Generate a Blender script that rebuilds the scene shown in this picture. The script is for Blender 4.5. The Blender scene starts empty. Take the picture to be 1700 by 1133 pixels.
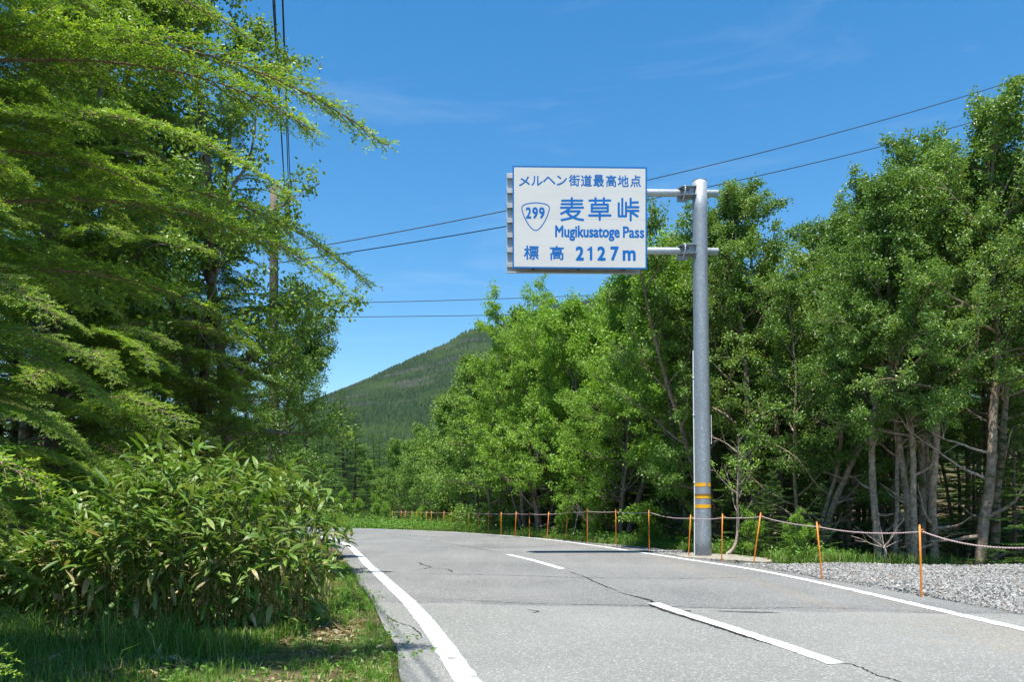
import bpy, math, random
import numpy as np
from mathutils import Vector, Matrix

R = math.radians
scene = bpy.context.scene
col = scene.collection

# ------------------------------------------------------------------ camera
CAM_H = 1.15
FPX = 1322.0
HZ = 845.0
cam_d = bpy.data.cameras.new('camera')
cam_d.sensor_width = 36.0
cam_d.lens = FPX / 1700.0 * 36.0
cam_d.shift_y = (HZ - 566.5) / 1700.0
cam_d.clip_start = 0.05
cam_d.clip_end = 20000.0
cam = bpy.data.objects.new('camera', cam_d)
cam.location = (0, 0, CAM_H)
cam.rotation_euler = (R(90), 0, 0)
col.objects.link(cam)
scene.camera = cam

# ------------------------------------------------------------------ sky
SUN_FROM = Vector((-0.55, -1.95, 8.0)).normalized()
world = bpy.data.worlds.new('World')
scene.world = world
world.use_nodes = True
wn = world.node_tree.nodes; wl = world.node_tree.links
wn.clear()
wout = wn.new('ShaderNodeOutputWorld')
wbg = wn.new('ShaderNodeBackground'); wbg.inputs['Strength'].default_value = 0.093
wsky = wn.new('ShaderNodeTexSky'); wsky.sky_type = 'NISHITA'
wsky.sun_disc = False
wsky.sun_elevation = math.asin(SUN_FROM.z)
wsky.sun_rotation = math.atan2(SUN_FROM.x, SUN_FROM.y) % (2 * math.pi)
wsky.altitude = 2100.0
wsky.air_density = 1.35
wsky.dust_density = 0.25
wsky.ozone_density = 2.0
whs = wn.new('ShaderNodeHueSaturation')
whs.inputs['Hue'].default_value = 0.494
whs.inputs["Saturation"].default_value = 1.37
whs.inputs['Value'].default_value = 1.0
wtc = wn.new('ShaderNodeTexCoord')
wmap = wn.new('ShaderNodeMapping'); wmap.inputs['Scale'].default_value = (1.6, 1.6, 9.0)
wmap.inputs['Rotation'].default_value = (0.0, R(3), 0.3)
wno = wn.new('ShaderNodeTexNoise'); wno.inputs['Scale'].default_value = 2.1
wno.inputs['Detail'].default_value = 7.0; wno.inputs['Roughness'].default_value = 0.62
wno.inputs['Distortion'].default_value = 0.6
wrp = wn.new('ShaderNodeMapRange')
wrp.inputs['From Min'].default_value = 0.53; wrp.inputs['From Max'].default_value = 0.82
wrp.inputs['To Min'].default_value = 0.0; wrp.inputs['To Max'].default_value = 0.10
wmx = wn.new('ShaderNodeMix'); wmx.data_type = 'RGBA'
wmx.inputs['B'].default_value = (7.0, 7.4, 7.8, 1)
wl.new(wtc.outputs['Generated'], wmap.inputs['Vector'])
wl.new(wmap.outputs['Vector'], wno.inputs['Vector'])
wl.new(wno.outputs['Fac'], wrp.inputs['Value'])
wl.new(wsky.outputs['Color'], whs.inputs['Color'])
wl.new(whs.outputs['Color'], wmx.inputs['A'])
wl.new(wrp.outputs['Result'], wmx.inputs['Factor'])
wl.new(wmx.outputs['Result'], wbg.inputs['Color'])
wl.new(wbg.outputs['Background'], wout.inputs['Surface'])

# ------------------------------------------------------------------ sun
sun_d = bpy.data.lights.new('sun', 'SUN')
sun_d.energy = 4.8
sun_d.angle = R(0.53)
sun_d.color = (1.0, 0.955, 0.88)
sun = bpy.data.objects.new('sun', sun_d)
sun.rotation_euler = (-SUN_FROM).to_track_quat('-Z', 'Y').to_euler()
sun.location = (0, 0, 40)
col.objects.link(sun)

scene.view_settings.view_transform = 'Standard'
scene.view_settings.look = 'None'
scene.view_settings.exposure = 1.05
scene.view_settings.gamma = 1.0
scene.view_settings.use_curve_mapping = False
scene.render.engine = 'CYCLES'
scene.cycles.max_bounces = 5
scene.cycles.transparent_max_bounces = 4
scene.cycles.transmission_bounces = 6
scene.cycles.diffuse_bounces = 3
scene.cycles.glossy_bounces = 2
scene.cycles.use_denoising = True

# ================================================================== helpers
def at(px, py, Y):
    """world point seen at photo pixel (px, py) at depth Y"""
    return np.array([(px - 850.0) / FPX * Y, Y, CAM_H - (py - HZ) / FPX * Y])

def norm(v):
    v = np.asarray(v, float)
    n = np.linalg.norm(v, axis=-1, keepdims=True)
    return v / np.maximum(n, 1e-9)

class MB:
    """collects vertices and faces, then links them as one mesh object"""
    def __init__(self):
        self.V = []; self.F = []; self.A = []; self.n = 0
    def add(self, V, F, mat=0, attr=None):
        V = np.asarray(V, float).reshape(-1, 3); F = np.asarray(F, int)
        self.V.append(V); self.F.append((F + self.n, mat)); self.n += len(V)
        self.A.append(np.zeros(len(V)) if attr is None else np.broadcast_to(np.asarray(attr, float), (len(V),)))
    def mesh(self, name, mats, smooth=False, attr_name=None):
        me = bpy.data.meshes.new(name)
        V = np.concatenate(self.V) if self.V else np.zeros((0, 3))
        loops = []; starts = []; tot = []; mi = []; s = 0
        for F, m in self.F:
            if len(F) == 0: continue
            k = F.shape[1]
            loops.append(F.ravel()); starts.append(s + np.arange(len(F)) * k)
            tot.append(np.full(len(F), k)); mi.append(np.full(len(F), m)); s += F.size
        loops = np.concatenate(loops); starts = np.concatenate(starts); mi = np.concatenate(mi)
        me.vertices.add(len(V)); me.vertices.foreach_set('co', V.ravel().astype(np.float32))
        me.loops.add(len(loops)); me.loops.foreach_set('vertex_index', loops.astype(np.int32))
        me.polygons.add(len(starts)); me.polygons.foreach_set('loop_start', starts.astype(np.int32))
        me.polygons.foreach_set('material_index', mi.astype(np.int32))
        me.polygons.foreach_set('use_smooth', np.full(len(starts), bool(smooth)))
        if attr_name:
            a = me.attributes.new(attr_name, 'FLOAT', 'POINT')
            a.data.foreach_set('value', np.concatenate(self.A).astype(np.float32))
        for m in (mats if isinstance(mats, (list, tuple)) else [mats]): me.materials.append(m)
        me.update(calc_edges=True)
        return me
    def build(self, name, mats, parent=None, smooth=False, attr_name=None):
        return link(name, self.mesh(name, mats, smooth, attr_name), parent)

def link(name, me, parent=None, loc=None, rot=None, scale=None):
    o = bpy.data.objects.new(name, me); col.objects.link(o)
    if parent is not None: o.parent = parent
    if loc is not None: o.location = tuple(loc)
    if rot is not None: o.rotation_euler = tuple(rot)
    if scale is not None: o.scale = (scale,) * 3 if np.isscalar(scale) else tuple(scale)
    return o

def tag(o, label=None, cat=None, group=None, kind=None):
    if label: o['label'] = label
    if cat: o['category'] = cat
    if group: o['group'] = group
    if kind: o['kind'] = kind
    return o

def empty(name, loc=(0, 0, 0), rz=0.0, scale=1.0):
    o = bpy.data.objects.new(name, None); col.objects.link(o)
    o.empty_display_size = 0.2
    o.location = tuple(loc); o.rotation_euler = (0, 0, rz); o.scale = (scale,) * 3
    return o

def box_vf(c, s):
    c = np.asarray(c, float); h = np.asarray(s, float) / 2
    V = np.array([[x, y, z] for z in (-1, 1) for y in (-1, 1) for x in (-1, 1)], float) * h + c
    F = np.array([[0, 2, 3, 1], [4, 5, 7, 6], [0, 1, 5, 4], [2, 6, 7, 3], [0, 4, 6, 2], [1, 3, 7, 5]])
    return V, F

def tube_vf(P, rad, sides=6, cap=False):
    P = np.asarray(P, float); n = len(P)
    rad = np.broadcast_to(np.asarray(rad, float), (n,))
    T = np.gradient(P, axis=0); T = norm(T)
    ref = np.array([0.0, 0.0, 1.0]) if abs(T[:, 2].mean()) < 0.75 else np.array([1.0, 0.0, 0.0])
    B = norm(np.cross(T, ref)); N = np.cross(B, T)
    a = np.arange(sides) / sides * 2 * np.pi
    V = P[:, None] + rad[:, None, None] * (np.cos(a)[None, :, None] * N[:, None] + np.sin(a)[None, :, None] * B[:, None])
    V = V.reshape(-1, 3)
    i = np.arange(n - 1)[:, None] * sides; j = np.arange(sides)[None]; k = (j + 1) % sides
    F = np.stack([i + j, i + k, i + sides + k, i + sides + j], -1).reshape(-1, 4)
    return V, F

def add_tube(mb, P, rad, sides=6, mat=0, cap=True):
    V, F = tube_vf(P, rad, sides); n0 = mb.n
    mb.add(V, F, mat)
    if cap:
        n = len(P)
        mb.add(np.zeros((0, 3)), np.zeros((0, 3), int), mat)
        mb.F.append((np.array([list(range(sides))[::-1]]) + n0, mat))
        mb.F.append((np.array([list(range(sides))]) + n0 + (n - 1) * sides, mat))

def quads_leaves(mb, P, A, N, L, W, fold=0.25, mat=0, attr=None):
    """folded two-triangle leaves: base P, long axis A, face normal N"""
    A = norm(A); S = norm(np.cross(A, N)); N = np.cross(S, A)
    L = np.asarray(L)[:, None]; W = np.asarray(W)[:, None]
    b = P; t = P + A * L
    m = P + A * L * 0.42
    l = m + S * W * 0.5 + N * W * fold; r = m - S * W * 0.5 + N * W * fold
    n = len(P)
    V = np.stack([b, r, t, l], 1).reshape(-1, 3)
    i = np.arange(n)[:, None] * 4
    F = np.concatenate([i + np.array([[0, 1, 2]]), i + np.array([[0, 2, 3]])], 0)
    mb.add(V, F, mat, None if attr is None else np.repeat(attr, 4))

def smooth01(x):
    x = np.clip(x, 0, 1); return x * x * (3 - 2 * x)

def spline(pts, n):
    """Catmull-Rom through 2-D/3-D points"""
    p = np.asarray(pts, float)
    p = np.vstack([2 * p[0] - p[1], p, 2 * p[-1] - p[-2]])
    out = []
    seg = len(p) - 3
    for t in np.linspace(0, seg - 1e-6, n):
        i = int(t); f = t - i
        a, b, c, d = p[i], p[i + 1], p[i + 2], p[i + 3]
        out.append(0.5 * ((2 * b) + (c - a) * f + (2 * a - 5 * b + 4 * c - d) * f * f + (3 * b - a - 3 * c + d) * f ** 3))
    return np.array(out)

# value noise in numpy (ground relief, outlines)
_rs = np.random.RandomState(5)
_tab = _rs.rand(256, 256)
def vnoise(x, y):
    x = np.asarray(x, float); y = np.asarray(y, float)
    xi = np.floor(x).astype(int); yi = np.floor(y).astype(int)
    fx = smooth01(x - xi); fy = smooth01(y - yi)
    g = lambda a, b: _tab[a % 256, b % 256]
    return (g(xi, yi) * (1 - fx) + g(xi + 1, yi) * fx) * (1 - fy) + (g(xi, yi + 1) * (1 - fx) + g(xi + 1, yi + 1) * fx) * fy

# ================================================================== materials
def new_mat(name):
    m = bpy.data.materials.new(name); m.use_nodes = True
    nt = m.node_tree; nt.nodes.clear()
    out = nt.nodes.new('ShaderNodeOutputMaterial')
    return m, nt, out

class N:
    def __init__(self, nt): self.nt = nt
    def __call__(self, typ, **kw):
        n = self.nt.nodes.new(typ)
        for k, v in kw.items():
            if hasattr(n, k) and k not in n.inputs: setattr(n, k, v)
            else:
                s = n.inputs[k]
                if isinstance(v, bpy.types.NodeSocket): self.nt.links.new(v, s)
                else: s.default_value = v
        return n
    def lk(self, a, b): self.nt.links.new(a, b)
    def noise(self, vec, scale, detail=3.0, rough=0.55, dist=0.0):
        n = self('ShaderNodeTexNoise')
        n.inputs['Scale'].default_value = scale; n.inputs['Detail'].default_value = detail
        n.inputs['Roughness'].default_value = rough; n.inputs['Distortion'].default_value = dist
        if vec is not None: self.lk(vec, n.inputs['Vector'])
        return n.outputs['Fac']
    def ramp(self, fac, stops, interp='LINEAR'):
        n = self('ShaderNodeValToRGB'); n.color_ramp.interpolation = interp
        e = n.color_ramp.elements
        while len(e) < len(stops): e.new(0.5)
        for i, (p, c) in enumerate(stops):
            e[i].position = p; e[i].color = (c[0], c[1], c[2], 1) if not np.isscalar(c) else (c, c, c, 1)
        self.lk(fac, n.inputs['Fac']); return n.outputs['Color']
    def mix(self, fac, a, b, blend='MIX'):
        n = self('ShaderNodeMix', data_type='RGBA', blend_type=blend)
        for s, v in (('Factor', fac), ('A', a), ('B', b)):
            sock = n.inputs[s] if s == 'Factor' else [i for i in n.inputs if i.name == s and i.type == 'RGBA'][0]
            if isinstance(v, bpy.types.NodeSocket): self.lk(v, sock)
            elif s == 'Factor': sock.default_value = v
            else: sock.default_value = (v[0], v[1], v[2], 1)
        return [o for o in n.outputs if o.type == 'RGBA'][0]
    def math(self, op, a, b=0.0, clamp=False):
        n = self('ShaderNodeMath', operation=op, use_clamp=clamp)
        for i, v in enumerate((a, b)):
            if isinstance(v, bpy.types.NodeSocket): self.lk(v, n.inputs[i])
            else: n.inputs[i].default_value = v
        return n.outputs[0]
    def mapr(self, v, a, b, c=0.0, d=1.0):
        n = self('ShaderNodeMapRange'); n.clamp = True
        self.lk(v, n.inputs['Value'])
        for k, x in (('From Min', a), ('From Max', b), ('To Min', c), ('To Max', d)): n.inputs[k].default_value = x
        return n.outputs['Result']
    def principled(self, color, rough=0.8, spec=0.3, metal=0.0, bump=None, bump_s=0.3, bump_d=0.01):
        p = self('ShaderNodeBsdfPrincipled')
        if isinstance(color, bpy.types.NodeSocket): self.lk(color, p.inputs['Base Color'])
        else: p.inputs['Base Color'].default_value = (*color, 1)
        if isinstance(rough, bpy.types.NodeSocket): self.lk(rough, p.inputs['Roughness'])
        else: p.inputs['Roughness'].default_value = rough
        p.inputs['Specular IOR Level'].default_value = spec
        p.inputs['Metallic'].default_value = metal
        if bump is not None:
            b = self('ShaderNodeBump'); b.inputs['Strength'].default_value = bump_s; b.inputs['Distance'].default_value = bump_d
            self.lk(bump, b.inputs['Height']); self.lk(b.outputs['Normal'], p.inputs['Normal'])
        return p

LEAF_GAIN = 1.55
def leaf_mat(name, stops, transl=0.3, tcol=1.25, rough=0.5, spec=0.35, attr=None, young=None, obj_w=0.35, pos_scale=0.0):
    m, nt, out = new_mat(name); n = N(nt)
    geo = n('ShaderNodeNewGeometry'); oi = n('ShaderNodeObjectInfo')
    f = n.math('ADD', n.math('MULTIPLY', geo.outputs['Random Per Island'], 1 - obj_w),
               n.math('MULTIPLY', oi.outputs['Random'], obj_w))
    c = n.ramp(f, [(p_, (q_[0] * LEAF_GAIN * 0.95, q_[1] * LEAF_GAIN * 1.03, q_[2] * LEAF_GAIN)) for p_, q_ in stops])
    if young is not None:
        a = n('ShaderNodeAttribute', attribute_name=attr)
        c = n.mix(a.outputs['Fac'], c, young)
    if pos_scale > 0:
        nz = n.noise(geo.outputs['Position'], pos_scale, 2.0)
        c = n.mix(n.mapr(nz, 0.35, 0.65, 0.0, 1.0), n.mix(1.0, c, (0.8, 0.86, 0.8), 'MULTIPLY'), n.mix(1.0, c, (1.22, 1.12, 0.95), 'MULTIPLY'))
    p = n.principled(c, rough, spec)
    t = n('ShaderNodeBsdfTranslucent')
    tc = n.mix(1.0, c, (tcol * 1.25, tcol * 1.15, tcol * 0.55), 'MULTIPLY')
    n.lk(tc, t.inputs['Color'])
    mx = n('ShaderNodeMixShader'); mx.inputs[0].default_value = transl
    n.lk(p.outputs[0], mx.inputs[1]); n.lk(t.outputs[0], mx.inputs[2]); n.lk(mx.outputs[0], out.inputs['Surface'])
    return m

def bark_mat(name, c1, c2, scale=(6, 6, 22), band=0.35):
    m, nt, out = new_mat(name); n = N(nt)
    tc = n('ShaderNodeTexCoord'); mp = n('ShaderNodeMapping'); mp.inputs['Scale'].default_value = scale
    n.lk(tc.outputs['Object'], mp.inputs['Vector'])
    a = n.noise(mp.outputs['Vector'], 1.0, 5.0, 0.6, 0.4)
    b = n.noise(tc.outputs['Object'], 2.3, 3.0)
    c = n.mix(n.mapr(a, 0.36, 0.62), c1, c2)
    c = n.mix(n.mapr(b, 0.45, 0.7, 0, band), c, (c1[0] * 0.5, c1[1] * 0.55, c1[2] * 0.5))
    p = n.principled(c, 0.85, 0.2, bump=a, bump_s=0.6, bump_d=0.02)
    n.lk(p.outputs[0], out.inputs['Surface'])
    return m

M = {}
M['birch_leaf'] = leaf_mat('birch_leaf', [(0.0, (0.05, 0.095, 0.016)), (0.5, (0.085, 0.145, 0.024)), (0.85, (0.125, 0.185, 0.036)), (1.0, (0.19, 0.21, 0.06))], 0.28, rough=0.42, spec=0.36, obj_w=0.4)
M['bright_leaf'] = leaf_mat('bright_leaf', [(0.0, (0.08, 0.145, 0.015)), (0.5, (0.125, 0.215, 0.024)), (1.0, (0.185, 0.265, 0.036))], 0.3, rough=0.5, spec=0.3, obj_w=0.3)
M['far_leaf'] = leaf_mat('far_leaf', [(0.0, (0.06, 0.105, 0.018)), (0.5, (0.095, 0.16, 0.028)), (1.0, (0.145, 0.205, 0.04))], 0.28, rough=0.55, spec=0.25, obj_w=0.5)
M['near_leaf'] = leaf_mat('near_leaf', [(0.0, (0.06, 0.105, 0.014)), (0.55, (0.1, 0.16, 0.022)), (1.0, (0.165, 0.22, 0.035))], 0.32, rough=0.45, spec=0.35, obj_w=0.1)
M['fir_needle'] = leaf_mat('fir_needle', [(0.0, (0.022, 0.05, 0.015)), (0.6, (0.042, 0.085, 0.022)), (1.0, (0.065, 0.12, 0.028))], 0.3, rough=0.5, spec=0.3, obj_w=0.4, attr='young', young=(0.11, 0.2, 0.035))
M['hemlock_needle'] = leaf_mat('hemlock_needle', [(0.0, (0.05, 0.1, 0.014)), (0.5, (0.085, 0.15, 0.018)), (1.0, (0.12, 0.195, 0.024))], 0.36, rough=0.45, spec=0.35, obj_w=0.35, attr='young', young=(0.33, 0.48, 0.05))
M['grass'] = leaf_mat('grass_blade', [(0.0, (0.045, 0.1, 0.012)), (0.55, (0.08, 0.15, 0.02)), (0.85, (0.12, 0.17, 0.03)), (0.93, (0.2, 0.17, 0.07)), (1.0, (0.26, 0.2, 0.1))], 0.3, obj_w=0.0)
M['short_grass'] = leaf_mat('short_grass', [(0.0, (0.06, 0.11, 0.018)), (0.45, (0.1, 0.145, 0.028)), (0.62, (0.15, 0.15, 0.05)), (1.0, (0.28, 0.21, 0.11))], 0.25, obj_w=0.0)
M['weed'] = leaf_mat('weed_leaf', [(0.0, (0.055, 0.12, 0.015)), (0.5, (0.085, 0.165, 0.022)), (0.9, (0.13, 0.2, 0.03)), (1.0, (0.2, 0.16, 0.05))], 0.33, obj_w=0.25)
M['litter'] = leaf_mat('dry_leaf', [(0.0, (0.09, 0.055, 0.028)), (0.6, (0.19, 0.13, 0.07)), (1.0, (0.3, 0.24, 0.15))], 0.15, obj_w=0.0)
M['birch_bark'] = bark_mat('birch_bark', (0.17, 0.118, 0.082), (0.4, 0.31, 0.225), (9, 9, 11))
M['grey_bark'] = bark_mat('grey_bark', (0.09, 0.07, 0.052), (0.24, 0.2, 0.16), (8, 8, 14))
M['dark_bark'] = bark_mat('dark_bark', (0.05, 0.035, 0.026), (0.13, 0.09, 0.065), (14, 14, 6))
M['twig_bark'] = bark_mat('twig_bark', (0.16, 0.1, 0.065), (0.3, 0.21, 0.14), (20, 20, 20), 0.1)
M['pale_wood'] = bark_mat('pale_dead_wood', (0.26, 0.19, 0.15), (0.46, 0.38, 0.32), (10, 10, 10), 0.2)

def sasa_mat():
    m, nt, out = new_mat('sasa_leaf'); n = N(nt)
    geo = n('ShaderNodeNewGeometry'); oi = n('ShaderNodeObjectInfo')
    at_ = n('ShaderNodeAttribute', attribute_name='edge')
    f = n.math('FRACT', n.math('ADD', geo.outputs['Random Per Island'], oi.outputs['Random']))
    sxz = n('ShaderNodeSeparateXYZ'); n.lk(geo.outputs['Position'], sxz.inputs[0])
    f = n.math('MULTIPLY', f, n.mapr(sxz.outputs['Z'], 0.45, 1.35, 1.0, 0.84))
    c = n.ramp(f, [(0.0, (0.055, 0.125, 0.016)), (0.35, (0.09, 0.185, 0.024)), (0.7, (0.135, 0.24, 0.034)), (0.84, (0.2, 0.28, 0.06)), (0.9, (0.36, 0.31, 0.14)), (1.0, (0.5, 0.4, 0.23))])
    nz = n.noise(geo.outputs['Position'], 22.0, 2.0)
    dry = n.math('MULTIPLY', n.mapr(at_.outputs['Fac'], 0.55, 0.95), n.mapr(nz, 0.42, 0.6))
    f2 = n.math('FRACT', n.math('MULTIPLY', f, 7.31))
    dry = n.math('MULTIPLY', dry, n.mapr(f2, 0.35, 0.6))
    c = n.mix(dry, c, (0.46, 0.38, 0.21))
    p = n.principled(c, 0.42, 0.28)
    t = n('ShaderNodeBsdfTranslucent'); n.lk(n.mix(1.0, c, (1.4, 1.35, 0.7), 'MULTIPLY'), t.inputs['Color'])
    mx = n('ShaderNodeMixShader'); mx.inputs[0].default_value = 0.26
    n.lk(p.outputs[0], mx.inputs[1]); n.lk(t.outputs[0], mx.inputs[2]); n.lk(mx.outputs[0], out.inputs['Surface'])
    return m
M['sasa'] = sasa_mat()
def plain(name, c, rough=0.6, spec=0.4, metal=0.0, nscale=0, amt=0.25):
    m, nt, out = new_mat(name); n = N(nt)
    cc = c
    if nscale:
        tc = n('ShaderNodeTexCoord')
        z = n.noise(tc.outputs['Object'], nscale, 4.0)
        cc = n.mix(n.mapr(z, 0.3, 0.7), tuple(x * (1 - amt) for x in c), tuple(min(1, x * (1 + amt)) for x in c))
    p = n.principled(cc, rough, spec, metal)
    n.lk(p.outputs[0], out.inputs['Surface']); return m
M['culm'] = plain('sasa_culm', (0.22, 0.2, 0.07), 0.6, 0.3, 0, 8, 0.4)

def ground_mat():
    m, nt, out = new_mat('forest_floor'); n = N(nt)
    g = n('ShaderNodeNewGeometry').outputs['Position']
    a = n.noise(g, 0.55, 4.0); b = n.noise(g, 9.0, 5.0, 0.7); c3 = n.noise(g, 60.0, 4.0, 0.7)
    soil = n.mix(n.mapr(b, 0.35, 0.65), (0.045, 0.03, 0.018), (0.16, 0.115, 0.07))
    soil = n.mix(n.mapr(c3, 0.5, 0.7, 0, 0.7), soil, (0.27, 0.2, 0.12))
    green = n.mix(n.mapr(b, 0.3, 0.7), (0.035, 0.065, 0.014), (0.085, 0.115, 0.03))
    c = n.mix(n.mapr(a, 0.42, 0.56), soil, green)
    h = n.math('ADD', b, n.math('MULTIPLY', c3, 0.5))
    p = n.principled(c, 0.95, 0.1, bump=h, bump_s=0.8, bump_d=0.04)
    n.lk(p.outputs[0], out.inputs['Surface']); return m
M['ground'] = ground_mat()

def asphalt_mat():
    m, nt, out = new_mat('asphalt'); n = N(nt)
    g = n('ShaderNodeNewGeometry').outputs['Position']
    sx = n('ShaderNodeSeparateXYZ'); n.lk(g, sx.inputs[0])
    fine = n.noise(g, 120.0, 3.0, 0.75)
    vo = n('ShaderNodeTexVoronoi', feature='F1'); vo.inputs['Scale'].default_value = 85.0; n.lk(g, vo.inputs['Vector'])
    big = n.noise(g, 0.35, 5.0, 0.6)
    mp = n('ShaderNodeMapping'); mp.inputs['Rotation'].default_value = (0, 0, R(-13)); mp.inputs['Scale'].default_value = (1.6, 0.12, 1)
    n.lk(g, mp.inputs['Vector'])
    streak = n.noise(mp.outputs['Vector'], 1.0, 4.0, 0.6)
    # newer patch nearest the camera, older darker surface beyond its seam
    wob = n.noise(g, 0.8, 3.0)
    seam = n.math('ADD', sx.outputs['Y'], n.math('MULTIPLY', n.math('SUBTRACT', wob, 0.5), 0.5))
    seam = n.math('ADD', seam, n.math('MULTIPLY', sx.outputs['X'], 0.16))
    new = n.mapr(seam, 9.42, 9.5, 1.0, 0.0)
    base = n.mix(n.mapr(big, 0.3, 0.7), (0.098, 0.1, 0.099), (0.162, 0.162, 0.157))
    base = n.mix(n.mapr(streak, 0.4, 0.72, 0, 0.55), base, (0.176, 0.176, 0.171))
    newc = n.mix(n.mapr(big, 0.3, 0.7), (0.143, 0.147, 0.138), (0.192, 0.194, 0.183))
    dark = n.math('MULTIPLY', n.mapr(seam, 9.5, 10.6, 1.0, 0.0), n.mapr(seam, 9.4, 9.5, 0.0, 1.0))
    base = n.mix(n.math('MULTIPLY', dark, n.mapr(n.noise(g, 1.1, 4.0), 0.35, 0.6, 0.0, 0.75)), base, (0.09, 0.091, 0.092))
    c = n.mix(new, base, newc)
    # tan stain along the far lane
    st = n.noise(mp.outputs['Vector'], 0.9, 5.0, 0.65)
    stx = n.mapr(sx.outputs['X'], 2.6, 3.3, 0.0, 1.0)
    c = n.mix(n.math('MULTIPLY', n.mapr(st, 0.5, 0.7, 0, 0.45), stx), c, (0.22, 0.185, 0.125))
    # aggregate
    c = n.mix(n.mapr(fine, 0.36, 0.64, 0.0, 0.62), n.mix(1.0, c, (1.28, 1.28, 1.27), 'MULTIPLY'), n.mix(1.0, c, (0.5, 0.5, 0.5), 'MULTIPLY'))
    vr = n('ShaderNodeSeparateColor'); n.lk(vo.outputs['Color'], vr.inputs[0])
    c = n.mix(n.mapr(vr.outputs[0], 0.84, 0.9, 0, 0.6), c, (0.4, 0.39, 0.37))
    p = n.principled(c, 0.9, 0.25, bump=fine, bump_s=0.5, bump_d=0.006)
    n.lk(p.outputs[0], out.inputs['Surface']); return m
M['asphalt'] = asphalt_mat()

def paint_mat():
    m, nt, out = new_mat('road_paint'); n = N(nt)
    g = n('ShaderNodeNewGeometry').outputs['Position']
    a = n.noise(g, 5.0, 6.0, 0.75); b = n.noise(g, 90.0, 3.0, 0.7)
    c = n.mix(n.mapr(b, 0.35, 0.7), (0.7, 0.7, 0.68), (0.5, 0.5, 0.485))
    c = n.mix(n.mapr(n.math('ADD', a, n.math('MULTIPLY', b, 0.4)), 0.72, 0.82), c, (0.2, 0.2, 0.2))
    p = n.principled(c, 0.8, 0.3, bump=b, bump_s=0.4, bump_d=0.004)
    n.lk(p.outputs[0], out.inputs['Surface']); return m
M['paint'] = paint_mat()
M['crack'] = plain('crack_fill', (0.022, 0.022, 0.022), 0.95, 0.1)
M['tar'] = plain('tar_patch', (0.095, 0.095, 0.095), 0.9, 0.2, 0, 40, 0.4)

def stone_mat():
    m, nt, out = new_mat('gravel_stone'); n = N(nt)
    geo = n('ShaderNodeNewGeometry')
    c = n.ramp(geo.outputs['Random Per Island'], [(0.0, (0.16, 0.158, 0.15)), (0.3, (0.24, 0.237, 0.227)), (0.75, (0.34, 0.335, 0.318)), (0.93, (0.44, 0.43, 0.405)), (0.975, (0.3, 0.2, 0.13)), (1.0, (0.2, 0.15, 0.1))])
    z = n.noise(geo.outputs['Position'], 45.0, 4.0)
    c = n.mix(n.mapr(z, 0.3, 0.7, 0, 0.4), c, n.mix(1.0, c, (0.5, 0.5, 0.5), 'MULTIPLY'))
    p = n.principled(c, 0.85, 0.25)
    n.lk(p.outputs[0], out.inputs['Surface']); return m
M['stone'] = stone_mat()
def gravel_ground():
    m, nt, out = new_mat('gravel_bed'); n = N(nt)
    g = n('ShaderNodeNewGeometry').outputs['Position']
    v = n('ShaderNodeTexVoronoi', feature='F1'); v.inputs['Scale'].default_value = 26.0; n.lk(g, v.inputs['Vector'])
    s = n('ShaderNodeSeparateColor'); n.lk(v.outputs['Color'], s.inputs[0])
    c = n.ramp(s.outputs[0], [(0.0, (0.17, 0.168, 0.16)), (0.6, (0.27, 0.265, 0.25)), (1.0, (0.36, 0.35, 0.33))])
    c = n.mix(n.mapr(v.outputs['Distance'], 0.35, 0.75), c, (0.14, 0.135, 0.125))
    p = n.principled(c, 0.95, 0.15, bump=v.outputs['Distance'], bump_s=-0.9, bump_d=0.03)
    n.lk(p.outputs[0], out.inputs['Surface']); return m
M['gravel_bed'] = gravel_ground()

def galv_mat(name, c1, c2, scale=28, rough=0.55, metal=0.35):
    m, nt, out = new_mat(name); n = N(nt)
    tc = n('ShaderNodeTexCoord')
    v = n('ShaderNodeTexVoronoi', feature='F1'); v.inputs['Scale'].default_value = scale; n.lk(tc.outputs['Object'], v.inputs['Vector'])
    s = n('ShaderNodeSeparateColor'); n.lk(v.outputs['Color'], s.inputs[0])
    mp = n('ShaderNodeMapping'); mp.inputs['Scale'].default_value = (6, 6, 0.5); n.lk(tc.outputs['Object'], mp.inputs['Vector'])
    st = n.noise(mp.outputs['Vector'], 1.0, 5.0, 0.65)
    c = n.mix(s.outputs[0], c1, c2)
    c = n.mix(n.mapr(s.outputs[1], 0.9, 0.95, 0, 0.35), c, tuple(min(1, x * 1.6) for x in c2))
    c = n.mix(n.mapr(st, 0.5, 0.72, 0, 0.45), c, tuple(x * 0.62 for x in c1))
    p = n.principled(c, n.mapr(s.outputs[2], 0, 1, rough - 0.1, rough + 0.15), 0.5, metal)
    n.lk(p.outputs[0], out.inputs['Surface']); return m
M['galv'] = galv_mat('galvanised_steel', (0.255, 0.285, 0.315), (0.32, 0.35, 0.38))
M['galv_light'] = galv_mat('galvanised_arm', (0.5, 0.52, 0.54), (0.62, 0.64, 0.66), 40, 0.5, 0.25)
M['alu'] = plain('aluminium_rail', (0.55, 0.55, 0.54), 0.5, 0.5, 0.4, 6, 0.12)
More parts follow.
